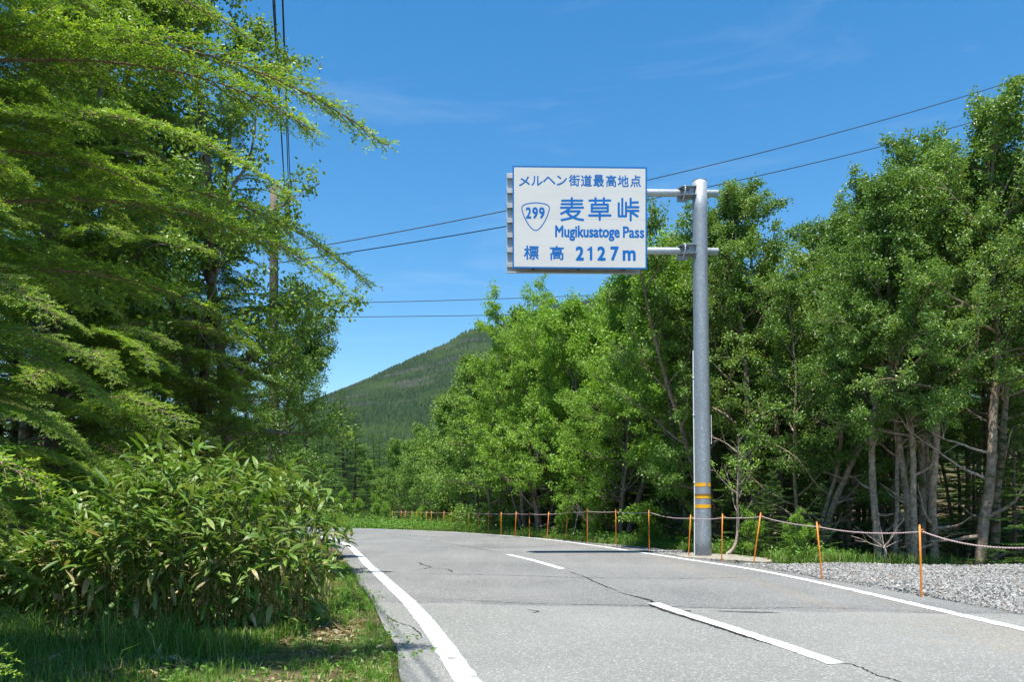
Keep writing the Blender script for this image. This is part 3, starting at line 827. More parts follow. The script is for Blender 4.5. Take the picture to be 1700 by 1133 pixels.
def hemlock_branch(seed, L=3.0):
    rs = np.random.RandomState(seed)
    wood = MB(); nd = MB()
    t = np.linspace(0, 1, 22)
    ax = np.stack([t * L, 0.06 * L * np.sin(t * 3 + seed) * t, L * (0.26 * t - 0.36 * t ** 2.8)], 1)
    add_tube(wood, ax, np.linspace(0.016, 0.003, 22), 6, cap=False)
    S0 = []; SD = []; SL = []
    nl = 62
    for k in range(nl):
        tb = 0.10 + 0.9 * (k + rs.rand() * 0.5) / nl
        q, td = along(ax, min(tb, 0.998)); sg = 1 if k % 2 else -1
        sv = norm(np.cross(td, [0, 0, 1.0]))
        ll_ = 0.72 * (1.04 - tb) ** 0.75 * rs.uniform(0.55, 1.15) * (0.5 + 0.5 * smooth01(tb * 4)) + 0.07
        d = norm(td * (0.62 + 0.5 * tb) + sv * sg * 0.85 + np.array([0, 0, rs.uniform(-0.12, 0.14)]))
        B = path(rs, q, d, ll_, 6, 0.05, -0.045)
        add_tube(wood, B, np.linspace(0.0055, 0.0018, 7), 3, cap=False)
        for a, b in zip(B[:-1], B[1:]): S0.append(a); SD.append(norm(b - a)); SL.append(np.linalg.norm(b - a))
        ns = max(2, int(ll_ / 0.042))
        for m in range(ns):
            u = 0.12 + 0.88 * (m + rs.rand() * 0.5) / ns; q2, t2 = along(B, min(u, 0.99))
            s2 = norm(np.cross(t2, [0, 0, 1.0])) * (1 if m % 2 else -1)
            S0.append(q2); SD.append(norm(t2 * 0.75 + s2 * 0.75 + np.array([0, 0, rs.uniform(-0.3, 0.45)]))); SL.append((0.05 + 0.11 * (1 - u) + 0.03 * rs.rand()) * rs.uniform(0.7, 1.2))
    S0 = np.array(S0); SD = np.array(SD); SL = np.array(SL)
    per = np.maximum(3, (SL / 0.0066).astype(int)); idx = np.repeat(np.arange(len(S0)), per)
    u = np.concatenate([(np.arange(c) + 0.5) / c for c in per])
    nn = len(idx)
    pts = S0[idx] + SD[idx] * (SL[idx] * u)[:, None]
    sv = norm(np.cross(SD[idx], [0, 0, 1.0])); sg = np.where(np.arange(nn) % 2 == 0, 1.0, -1.0)[:, None]
    A = norm(SD[idx] * 0.55 + sv * sg * 0.75 + rs.normal(0, 0.38, (nn, 3)) + np.array([0, 0, 0.12]))
    S = norm(np.cross(A, np.array([0, 0, 1.0]) + rs.normal(0, 0.6, (nn, 3))))
    ln = rs.uniform(0.019, 0.032, nn)[:, None]; w = 0.0042
    V = np.stack([pts, pts + A * ln * 0.55 + S * w * 1.15, pts + A * ln, pts + A * ln * 0.55 - S * w * 1.15], 1).reshape(-1, 3)
    yg_s = (rs.rand(len(S0)) < 0.62) * rs.uniform(0.35, 1.0, len(S0))
    yg = smooth01((u - 0.25) / 0.6) * yg_s[idx]
    F = (np.arange(nn) * 4)[:, None] + np.arange(4)[None]
    nd.add(V, F, 0, np.repeat(yg, 4))
    return wood.mesh('branch', M['twig_bark'], True), nd.mesh('needles', M['hemlock_needle'], False, 'young')

HB = [hemlock_branch(s) for s in (101, 102, 103)]
def hem_branch(parent, p, az, pitch, roll, sc, v):
    w, nd = HB[v % 3]
    o = link('branch', w, parent, p, None, sc)
    o.rotation_mode = 'XYZ'; o.rotation_euler = (roll, -pitch, az)
    link('needles', nd, o)
    return o
def hemlock(x, y, H, seed, n_br, zlo, label, lmax=1.0, az_c=None, az_w=math.pi, extra=(), r0=0.16, prof=None):
    rs = np.random.RandomState(seed)
    z0 = float(gh(x, y))
    e = empty('hemlock_tree', (x, y, z0)); tag(e, label, 'tree', 'hemlocks at the left of the road')
    wb = MB(); T = path(rs, (0, 0, -0.3), (0.01, 0.0, 1), H + 0.3, 16, 0.015, 0.03)
    add_tube(wb, T, np.linspace(r0, 0.02, 17), 10, cap=False)
    wb.build('trunk', M['dark_bark'], e, True)
    for i in range(n_br):
        t = (i + rs.rand()) / n_br; z = zlo + (H * 0.97 - zlo) * t
        p, _ = along(T, min(0.99, (z + 0.3) / (H + 0.3)))
        az = (az_c if az_c is not None else 0) + (rs.uniform(-1, 1) * az_w)
        sc = lmax * ((1 - 0.72 * (z / H) ** 1.4) if prof is None else np.interp(z, *prof)) * rs.uniform(0.6, 1.1)
        hem_branch(e, p, az, R(rs.uniform(-16, 6) + 22 * (z / H) ** 2), R(rs.uniform(-28, 28)), sc, rs.randint(3))
    for (px, py_, pz, az, pitch, roll, sc, v) in extra:
        hem_branch(e, (px - x, py_ - y, pz - z0), az, pitch, roll, sc, v)
    return e

# ================================================================== overhead sign
def text_mesh(s, bold=0.0):
    c = bpy.data.curves.new('lettering_curve', 'FONT'); c.body = s; c.offset = bold; c.resolution_u = 4
    o = bpy.data.objects.new('lettering_curve', c); col.objects.link(o)
    dg = bpy.context.evaluated_depsgraph_get(); dg.update()
    me = bpy.data.meshes.new_from_object(o.evaluated_get(dg))
    V = np.zeros(len(me.vertices) * 3); me.vertices.foreach_get('co', V); V = V.reshape(-1, 3)
    F = [list(p.vertices) for p in me.polygons]
    bpy.data.objects.remove(o); bpy.data.curves.remove(c); bpy.data.meshes.remove(me)
    return V, F
def zl(x, y):
    """point on the enlarged view of the sign -> board coordinates (right, up) in metres"""
    u = (x - 127.0) / 900.0; v = (y - (100 + 18 * u)) / (690 - 15 * u)
    return np.array([-1.6 + 3.2 * u, 1.215 - 2.43 * v])
class Flat:
    """flat shapes on the board, each on its own thin level"""
    def __init__(self): self.mb = MB(); self.k = 0
    def put(self, P2, F):
        P2 = np.asarray(P2); y = -0.0012 - 0.00025 * (self.k % 12); self.k += 1
        V = np.stack([P2[:, 0], np.full(len(P2), y), P2[:, 1]], 1); n0 = self.mb.n
        self.mb.add(V, np.zeros((0, 3), int))
        for f in F: self.mb.F.append((np.array([f]) + n0, 0))
    def glyph(self, s, x0, x1, y0, y1, bold=0.0):
        # heavier weight: the same glyph laid a few times, shifted by a hair
        V, F = text_mesh(s, 0.0); lo, hi = V[:, :2].min(0), V[:, :2].max(0)
        a = zl(x0, y1); b = zl(x1, y0); d = bold * 0.5 * (b[1] - a[1])
        a = a + d; b = b - d
        for dx, dz in ((0, 0),) if d == 0 else ((-1, -1), (1, -1), (-1, 1), (1, 1), (0, 1.25), (1.25, 0), (0, -1.25), (-1.25, 0)):
            self.put((V[:, :2] - lo) / (hi - lo) * (b - a) + a + np.array([dx, dz]) * d * 0.8, F)
    def stroke(self, pts, w):
        P = np.array([zl(*p) for p in pts]); w = w / 900 * 3.2 / 2
        if len(P) > 2: P = spline(P, 6 * len(P)) if len(P) > 3 else P
        T = norm(np.gradient(P, axis=0)); Nn = np.stack([-T[:, 1], T[:, 0]], 1)
        a0 = math.atan2(Nn[0][1], Nn[0][0]); a1 = math.atan2(-Nn[-1][1], -Nn[-1][0])
        cap0 = [P[0] + w * np.array([math.cos(a0 + t), math.sin(a0 + t)]) for t in np.linspace(0, math.pi, 8)[1:-1]]
        cap1 = [P[-1] + w * np.array([math.cos(a1 + t), math.sin(a1 + t)]) for t in np.linspace(0, math.pi, 8)[1:-1]]
        n_ = len(P); V = list(P + Nn * w) + list(P - Nn * w)
        F = [[j, j + n_, j + n_ + 1, j + 1] for j in range(n_ - 1)]
        k0 = len(V); V += cap0; F.append([0] + list(range(k0, k0 + 6)) + [n_])
        k1 = len(V); V += cap1; F.append([2 * n_ - 1] + list(range(k1, k1 + 6)) + [n_ - 1])
        self.put(V, F)

SROT = R(1.5)
sign = empty('overhead_road_sign', (4.6, 19.15, 0.0))
tag(sign, 'white and blue overhead pass sign on a galvanised pole beside the road', 'road sign')
pole_mb = MB()
zz = np.linspace(-0.3, 9.02, 14)
add_tube(pole_mb, np.stack([-0.010 * zz, 0 * zz, zz], 1), np.interp(zz, [0, 9], [0.196, 0.172]), 40)
pole = pole_mb.build('pole', M['galv'], sign, True)
for f in pole.data.polygons:
    if len(f.vertices) > 8: f.use_smooth = False
mb = MB(); zz = np.array([9.02, 9.03]); add_tube(mb, np.stack([-0.010 * zz, 0 * zz, zz], 1), 0.1745, 40); mb.build('pole_cap', M['galv'], pole)
for zb, full in ((1.72, False), (1.435, True), (1.205, True)):
    mb = MB(); r = np.interp(zb, [0, 9], [0.196, 0.172]) + 0.004
    z2 = np.array([zb - 0.045, zb + 0.045])
    a = np.linspace(-0.3, math.pi + 0.3, 30) + math.pi
    ring = np.stack([r * np.cos(a), r * np.sin(a)], 1)
    V = np.concatenate([np.concatenate([ring + [-0.010 * z, 0], np.full((30, 1), z)], 1) for z in z2]); j = np.arange(29)
    if not full: j = j[np.abs(j - 16.5) > 1]
    mb.add(V, np.stack([j, j + 1, j + 31, j + 30], 1)); mb.build('reflective_band', M['yellow_band'], sign, True)
mb = MB(); zz = np.array([1.488, 1.5]); add_tube(mb, np.stack([-0.010 * zz, 0 * zz, zz], 1), 0.206, 40); mb.build('strap', M['rust'], sign)
# conduit up the left flank
mb = MB(); add_tube(mb, [(-0.215, -0.02, 0.0), (-0.215, -0.02, 1.5), (-0.235, -0.02, 3.2), (-0.25, -0.02, 4.95)], 0.014, 8)
for z in (0.9, 1.78, 3.4, 4.3): mb.add(*box_vf((-0.205 - 0.01 * z, -0.02, z), (0.05, 0.045, 0.02)))
mb.build('conduit', M['white_plate'], sign)
mb = MB(); add_tube(mb, [(0.185, -0.02, 3.4), (0.19, -0.03, 2.7)], 0.008, 6); mb.build('loose_strap', M['white_plate'], sign)

bx = np.array([1.613 - 4.6, 18.93 - 19.15, 8.077])
board = bpy.data.objects.new('sign_board', None)
mb = MB(); mb.add(*box_vf((0, 0.009, 0), (3.2, 0.018, 2.43)))
board = mb.build('sign_board', M['sheet'], sign)
board.location = tuple(bx); board.rotation_euler = (0, 0, SROT)
# blue border
mb = MB(); o_, i_ = np.array([1.602, 1.217]), np.array([1.566, 1.181])
V = [(sx * q[0], y, sz * q[1]) for q in (o_, i_) for (sx, sz) in ((-1, -1), (1, -1), (1, 1), (-1, 1)) for y in (-0.001,)]
V += [(sx * o_[0], 0.02, sz * o_[1]) for (sx, sz) in ((-1, -1), (1, -1), (1, 1), (-1, 1))]
F = [[j, (j + 1) % 4, 4 + (j + 1) % 4, 4 + j] for j in range(4)] + [[8 + j, 8 + (j + 1) % 4, (j + 1) % 4, j] for j in range(4)]
mb.add(V, F); mb.build('border', M['border_blue'], board)
mb = MB(); mb.add(*box_vf((0, -0.0002, -0.035), (3.14, 0.0009, 0.006))); mb.build('panel_seam', M['alu'], board)
# lettering, first line: every character is a part
def letter(ch, x0, x1, y0, y1, bold):
    fl = Flat(); fl.glyph(ch, x0, x1, y0, y1, bold); fl.mb.build('letter', M['sign_blue'], board)
for ch, cx, w_, h0, h1 in (('メ', 206, 74, 173, 236), ('ル', 290, 76, 170, 234), ('ヘ', 372, 84, 176, 226), ('ン', 456, 68, 168, 234), ('街', 540, 74, 164, 240),
                           ('道', 621, 74, 166, 242), ('最', 703, 72, 166, 244), ('高', 787, 70, 168, 246), ('地', 868, 74, 170, 246), ('点', 951, 72, 170, 248)):
    letter(ch, cx - w_ / 2, cx + w_ / 2, h0, h1, 0.035)
# large name in round strokes
W = 15
for kanji in (([(458, 337), (593, 337)], [(455, 360), (590, 360)], [(450, 384), (598, 384)], [(523, 320), (523, 384)],
               [(508, 388), (488, 406), (452, 424)], [(500, 408), (576, 408)], [(576, 408), (556, 432), (520, 452), (455, 466)], [(488, 412), (515, 438), (556, 458), (598, 466)]),
              ([(641, 337), (781, 337)], [(682, 321), (682, 353)], [(738, 321), (738, 353)], [(657, 364), (764, 364)], [(657, 387), (764, 387)], [(657, 410), (764, 410)],
               [(657, 364), (657, 410)], [(764, 364), (764, 410)], [(640, 436), (782, 436)], [(710, 410), (710, 464)]),
              ([(862, 326), (862, 440)], [(838, 356), (838, 440)], [(887, 352), (887, 440)], [(838, 442), (887, 442)],
               [(918, 326), (918, 382)], [(918, 352), (966, 350)], [(898, 382), (970, 382)], [(898, 406), (970, 406)], [(918, 406), (918, 468)], [(930, 420), (964, 442)])):
    fl = Flat()
    for st_ in kanji: fl.stroke(st_, W)
    fl.mb.build('letter', M['sign_blue'], board)
letter('Mugikusatoge', 411, 845, 507, 605, 0.055); letter('Pass', 866, 1010, 511, 586, 0.06)
letter('標', 203, 302, 638, 733, 0.04); letter('高', 376, 470, 640, 735, 0.045)
for ch, a, b in (('2', 549, 604), ('2', 694, 750), ('7', 782, 838)): letter(ch, a, b, 643, 738, 0.09)
fl = Flat(); fl.stroke([(652, 652), (652, 730)], 17); fl.stroke([(650, 652), (642, 662), (632, 666)], 13); fl.mb.build('letter', M['sign_blue'], board)
letter('m', 864, 952, 668, 738, 0.11)
# route shield
fl = Flat(); fl.glyph('2', 215, 252, 380, 456, 0.07); fl.glyph('9', 258, 297, 380, 456, 0.07); fl.glyph('9', 303, 342, 380, 456, 0.07)
sh = [(281, 350), (318, 354), (352, 362), (372, 380), (368, 412), (352, 455), (328, 498), (304, 526), (281, 536), (258, 526), (234, 498), (210, 455), (194, 412), (190, 380), (210, 362), (244, 354), (281, 350)]
fl.stroke(sh, 7); fl.mb.build('route_shield', M['sign_blue'], board)
# back-to-back rear board, rails between
mb = MB(); mb.add(*box_vf((-0.115, 0.42, 0.0), (3.23, 0.018, 2.43))); mb.build('rear_board', M['alu'], board)
for z in np.linspace(1.15, -1.0, 7):
    mb = MB(); mb.add(*box_vf((-0.115, 0.375, z), (3.23, 0.07, 0.05))); mb.add(*box_vf((-0.115, 0.345, z - 0.055), (3.22, 0.008, 0.06))); mb.build('rail', M['alu'], board)
mb = MB(); mb.add(*box_vf((-0.115, 0.385, -1.2), (3.23, 0.05, 0.03))); mb.build('rail', M['alu'], board)
for z in np.linspace(0.95, -0.95, 5):
    mb = MB(); mb.add(*box_vf((0, 0.05, z), (3.1, 0.05, 0.05))); mb.build('rail', M['alu'], board)
for x in (-1.1, 0.0, 1.1):
    mb = MB(); mb.add(*box_vf((x, 0.098, 0), (0.07, 0.045, 2.3))); mb.add(*box_vf((x, 0.318, 0.0), (0.07, 0.045, 2.3)))
    for z in (0.82, -0.56): mb.add(*box_vf((x, 0.21, z + 0.115), (0.06, 0.17, 0.03))); mb.add(*box_vf((x, 0.21, z - 0.115), (0.06, 0.17, 0.03)))
    mb.build('upright', M['dark_metal'], board)
for za in (8.76, 7.36):
    zl_ = za - bx[2]
    mb = MB(); add_tube(mb, [(-1.5, 0.2, zl_), (3.36, 0.2, zl_)], 0.085, 28)
    arm = mb.build('arm', M['galv_light'], board, True)
    for f in arm.data.polygons:
        if len(f.vertices) > 8: f.use_smooth = False
    bm_ = MB()
    # horn-shaped gusset plates either side of the arm and the clamp band
    for dz in (0.10, -0.10):
        V = np.array([(2.36, 0.2, zl_ + dz * 0.95), (2.46, 0.02, zl_ + dz), (2.78, 0.0, zl_ + dz), (2.90, 0.06, zl_ + dz), (2.90, 0.34, zl_ + dz), (2.46, 0.38, zl_ + dz)])
        V2 = V.copy(); V2[:, 2] += 0.014
        n_ = len(V); k0 = bm_.n
        bm_.add(np.vstack([V, V2]), [[j, (j + 1) % n_, n_ + (j + 1) % n_, n_ + j] for j in range(n_)])
        bm_.F.append((np.array([list(range(n_))[::-1]]) + k0, 0)); bm_.F.append((np.array([list(range(n_, 2 * n_))]) + k0, 0))
    bm_.add(*box_vf((2.62, 0.075, zl_), (0.30, 0.012, 0.19)))
    bm_.add(*box_vf((2.50, 0.2, zl_ - 0.16), (0.26, 0.02, 0.11)))
    bm_.build('bracket', M['galv'], arm)
    mb = MB(); a = np.linspace(0, 2 * np.pi, 25)
    V, F = tube_vf(np.stack([2.52 + 0.02 * np.sin(a), 0.2 + 0.2 * np.cos(a), zl_ + 0.17 * np.sin(a)], 1), 0.016, 6); mb.add(V, F); mb.build('clamp_band', M['galv_light'], arm)
    for dx in (2.49, 2.6):
        mb = MB(); add_tube(mb, [(dx, 0.05, zl_ + 0.03), (dx, -0.02, zl_ + 0.03)], 0.022, 6); mb.build('bolt', M['dark_metal'], arm)
# concrete footing
mb = MB()
out = np.array([(3.98, 18.75), (4.6, 17.9), (5.35, 16.95), (5.75, 17.15), (5.9, 17.8), (5.5, 19.6), (4.6, 20.1), (4.05, 19.7)])
V = np.concatenate([np.concatenate([out, np.full((8, 1), z)], 1) for z in (-0.2, 0.012)]); V2 = V[8:].copy(); V2[:, :2] = (V2[:, :2] - [4.9, 18.5]) * 0.97 + [4.9, 18.5]; V2[:, 2] = 0.022
mb.add(np.vstack([V, V2]), [[j, (j + 1) % 8, 8 + (j + 1) % 8, 8 + j] for j in range(8)] + [[8 + j, 8 + (j + 1) % 8, 16 + (j + 1) % 8, 16 + j] for j in range(8)])
mb.F.append((np.array([list(range(16, 24))]), 0))
tag(mb.build('concrete_footing', M['concrete']), 'low concrete slab around the foot of the sign pole', 'footing')

# ================================================================== rope barrier
posts = [(1846, 1053, 1838), (1530, 992, 1529), (1365, 963, 1357), (1251, 937, 1263), (1198, 931, 1199), (1143, 925, 1146), (1078, 914, 1077), (1023, 907, 1022), (975, 901, 975),
         (939, 898, 943), (908, 895.5, 911), (879, 893.5, 879), (855, 891, 857), (832, 888.5, 832), (811, 886.5, 811), (794.5, 884.8, 795), (778, 883.3, 778), (762, 882, 762), (749, 880.8, 749),
         (737, 879.7, 737), (726, 878.7, 727), (716, 877.8, 716), (708, 877, 708), (699.5, 876.2, 699), (692, 875.4, 692), (683, 874.6, 684), (674, 873.8, 673), (665, 873, 666), (652, 872.2, 652)]
hts = [0.98, 0.93, 0.93, 1.06, 1.03, 1.0, 1.12, 1.13, 1.13, 1.1, 1.02, 1.02, 1.02, 1.0] + [1.0] * 20
plabels = ['orange rope post just beyond the right edge of the picture', 'nearest orange rope post, standing upright in the gravel', 'orange post leaning left at the edge of the gravel',
           'orange post leaning right beside the concrete footing', 'upright orange post just right of the sign pole', 'orange post just left of the sign pole foot',
           'orange rope post at the right end of the sign shadow', 'second orange post left of the sign pole', 'third orange post left of the sign pole, before the dead branches',
           'orange post leaning right, fourth left of the sign pole', 'fifth orange post left of the sign pole', 'sixth orange post left of the sign pole', 'seventh orange post left of the sign pole', 'eighth orange post left of the sign pole']
ring_pts = []
prs = np.random.RandomState(8)
for i, (bx_, by_, tx_) in enumerate(posts):
    Y = 1520.3 / (by_ - HZ); X = (bx_ - 850) / FPX * Y; h = hts[i]
    lean = (tx_ - bx_) / FPX * Y
    e = empty('rope_post', (X, Y, 0.0))
    ly = prs.uniform(-0.04, 0.04)
    mb = MB(); add_tube(mb, [(-lean * 0.3, -ly * .3, -0.3), (0, 0, 0), (lean * 0.5, ly * 0.5, h * 0.5), (lean, ly, h)], 0.0132, 10); rod = mb.build('rod', M['orange'], e, True)
    mb = MB(); add_tube(mb, [(lean, ly, h - 0.002), (lean * 1.02, ly, h + 0.012)], [0.0145, 0.007], 10); mb.build('cap', M['orange'], e)
    # rope hook
    hz_ = h - 0.075; mb = MB(); a = np.linspace(-0.4, 2 * np.pi - 0.6, 16)
    V, F = tube_vf(np.stack([lean * hz_ / h + 0.034 + 0.024 * np.cos(a), np.full(16, ly - 0.012), hz_ + 0.024 * np.sin(a)], 1), 0.0055, 5); mb.add(V, F); mb.build('hook', M['orange'], e)
    ring_pts.append(np.array([X + lean * hz_ / h + 0.034, Y + ly - 0.012, hz_ - 0.006]))
    if i < len(plabels): tag(e, plabels[i], 'post', 'orange posts of the rope barrier')
    else: tag(e, ['ninth', 'tenth', 'eleventh', 'twelfth', 'thirteenth', 'fourteenth', 'fifteenth', 'sixteenth', 'seventeenth', 'eighteenth', 'nineteenth', 'twentieth', 'twenty-first', 'twenty-second', 'last and most distant'][i - len(plabels)] + ' orange rope post counting left from the sign pole', 'post', 'orange posts of the rope barrier')
sags = [0.16, 0.055, 0.03, 0.02, 0.03, 0.06, 0.03, 0.02, 0.02] + [0.025] * 30
RP = []
for i, (a, b) in enumerate(zip(ring_pts[:-1], ring_pts[1:])):
    nn = 26 if i < 8 else 10
    t = np.linspace(0, 1, nn, endpoint=False)
    p = a[None] * (1 - t)[:, None] + b[None] * t[:, None]; p[:, 2] -= sags[i] * 4 * t * (1 - t); RP.append(p)
RP = np.concatenate(RP + [ring_pts[-1][None]])
# finer sampling where the stripe can be seen
s = np.concatenate([[0], np.cumsum(np.linalg.norm(np.diff(RP, axis=0), axis=1))])
st = np.concatenate([np.arange(0, min(14, s[-1]), 0.012), np.arange(14, s[-1], 0.08)])
RP = np.stack([np.interp(st, s, RP[:, k]) for k in range(3)], 1)
V, F = tube_vf(RP, 0.0085, 8)
mb = MB(); mb.add(V, F, 0, (np.repeat(st, 8) / 0.052 + np.tile(np.arange(8) / 8.0 * 1.0, len(st))) % 64.0)
tag(mb.build('barrier_rope', M['rope'], None, True, 'twist'), 'thin striped rope strung along the orange posts', 'rope')

# ================================================================== utility pole and wires
ux, uy = -5.98, 20.0
up = empty('utility_pole', (ux, uy, float(gh(ux, uy)))); tag(up, 'brown utility pole rising among the trees left of the road', 'utility pole')
mb = MB(); zz = np.linspace(-0.4, 9.25, 8); add_tube(mb, np.stack([0 * zz, 0 * zz, zz], 1), np.interp(zz, [0, 9.25], [0.15, 0.095]), 18); mb.build('shaft', M['pole_brown'], up, True)
for z in (8.95, 8.45):
    mb = MB(); mb.add(*box_vf((0.22, -0.02, z), (0.50, 0.05, 0.06))); mb.build('cross_arm', M['galv'], up)
mb = MB()
for z in np.linspace(8.05, 9.0, 9): add_tube(mb, [(0.40, -0.05, z), (0.40, -0.05, z + 0.05)], [0.05, 0.03], 10)
add_tube(mb, [(0.40, -0.05, 8.0), (0.40, -0.05, 9.05)], 0.012, 6); mb.build('insulator', M['wire'], up)
mb = MB()
for z in (8.45,): add_tube(mb, [(-0.18, -0.1, z - 0.03), (-0.18, -0.1, z + 0.1)], [0.06, 0.05], 12)
mb.build('insulator', M['porcelain'], up)
mb = MB(); add_tube(mb, [(0.10, -0.12, 8.4), (0.115, -0.12, 6), (0.13, -0.14, 2.2)], 0.012, 5); mb.build('riser_cable', M['wire'], up)
mb = MB(); mb.add(*box_vf((0.04, -0.17, 2.85), (0.11, 0.012, 0.2))); mb.build('number_plate', M['white_plate'], up)
for z in (7.2, 4.2):
    mb = MB(); add_tube(mb, [(0, 0, z), (0, 0, z + 0.06)], 0.135, 18, cap=False); mb.build('steel_band', M['galv'], up)

def wire(p, q, sag, r, label, nseg=40):
    t = np.linspace(0, 1, nseg); p, q = np.asarray(p), np.asarray(q)
    P = p[None] * (1 - t)[:, None] + q[None] * t[:, None]; P[:, 2] -= sag * 4 * t * (1 - t)
    mb = MB(); add_tube(mb, P, r, 6); tag(mb.build('overhead_wire', M['wire'], None, True), label, 'wire', 'overhead wires')
top = [(-5.64, 20, 8.1), (-5.66, 19.95, 8.5), (-5.57, 20.05, 8.98), (-5.60, 20.02, 8.7)]
for k, (p, q) in enumerate(zip(top, [(1.12, -6, 8.9), (1.20, -6, 9.1), (1.29, -6, 9.2), (1.38, -6, 9.0)])):
    wire(p, q, 0.25 + 0.04 * k, 0.011, ['leftmost of the four wires running steeply up from the utility pole', 'second of four wires running steeply up from the utility pole', 'third of four wires running steeply up from the utility pole', 'rightmost of the four wires running steeply up from the utility pole'][k], 60)
wire(at(472, 419, 20.05), at(1720, 122, 27.0), 0.42, 0.013, 'upper of two slanting wires passing behind the sign to the right trees', 60)
wire(at(468, 436, 20.1), at(1720, 172, 27.2), 0.42, 0.013, 'lower of two slanting wires passing behind the sign to the right trees', 60)
wire(at(440, 505, 36), at(1120, 484, 41), 0.10, 0.016, 'upper of two near level wires above the mountain ridge')
wire(at(440, 527, 36), at(1120, 516, 41), 0.08, 0.016, 'lower of two near level wires above the mountain ridge')

# ================================================================== forest on the right
proto('birch_a', broadleaf(201, 10.4, 1, 0.105, 0.42, 34, 2.6, leaf=0.076, per=19, spread=0.078), M['birch_bark'], M['birch_leaf'])
proto('birch_b', broadleaf(202, 10.4, 2, 0.10, 0.36, 36, 2.5, lean=0.07, leaf=0.076, per=19, spread=0.078), M['birch_bark'], M['birch_leaf'])
proto('birch_c', broadleaf(203, 10.4, 1, 0.12, 0.48, 30, 2.9, elev=(10, 60), leaf=0.076, per=19, spread=0.078), M['birch_bark'], M['birch_leaf'])
proto('birch_d', broadleaf(204, 9.4, 3, 0.085, 0.22, 40, 2.4, lean=0.08, leaf=0.076, per=19, spread=0.078), M['birch_bark'], M['birch_leaf'])
proto('spreading', broadleaf(211, 10.6, 3, 0.13, 0.2, 50, 3.5, elev=(14, 55), leaf=0.11, lw_=0.5, spread=0.085, subs=7, twigs=5, lean=0.13, trop=0.03, per=15, up=0.4, top_narrow=0.9), M['grey_bark'], M['bright_leaf'])
proto('roundtree', broadleaf(212, 9.0, 2, 0.10, 0.12, 48, 2.8, elev=(6, 60), leaf=0.11, lw_=0.55, spread=0.10, subs=6, twigs=5, lean=0.1, per=14), M['grey_bark'], M['bright_leaf'])
proto('far_a', broadleaf(221, 9.6, 2, 0.11, 0.10, 34, 2.9, elev=(6, 62), leaf=0.18, lw_=0.7, spread=0.17, subs=5, twigs=4, lean=0.07, per=9), M['birch_bark'], M['far_leaf'])
proto('far_b', broadleaf(222, 9.6, 1, 0.12, 0.14, 34, 2.8, elev=(10, 60), leaf=0.18, lw_=0.7, spread=0.17, subs=5, twigs=4, per=9), M['birch_bark'], M['far_leaf'])
proto('sapling', broadleaf(231, 2.6, 3, 0.03, 0.05, 22, 0.9, elev=(15, 60), leaf=0.085, lw_=0.6, spread=0.07, subs=3, twigs=4, lean=0.18, per=10, dead_low=0), M['grey_bark'], M['bright_leaf'])
proto('fir_a', fir(301, 5.0, 1.3, 66), M['dark_bark'], M['fir_needle'], 'young')
proto('fir_b', fir(302, 6.5, 1.5, 74, clear=0.14), M['dark_bark'], M['fir_needle'], 'young')
proto('fir_young', fir(303, 2.2, 0.85, 46, needle=0.05, clear=0.03, young_p=0.75, shoots=3), M['dark_bark'], M['fir_needle'], 'young')

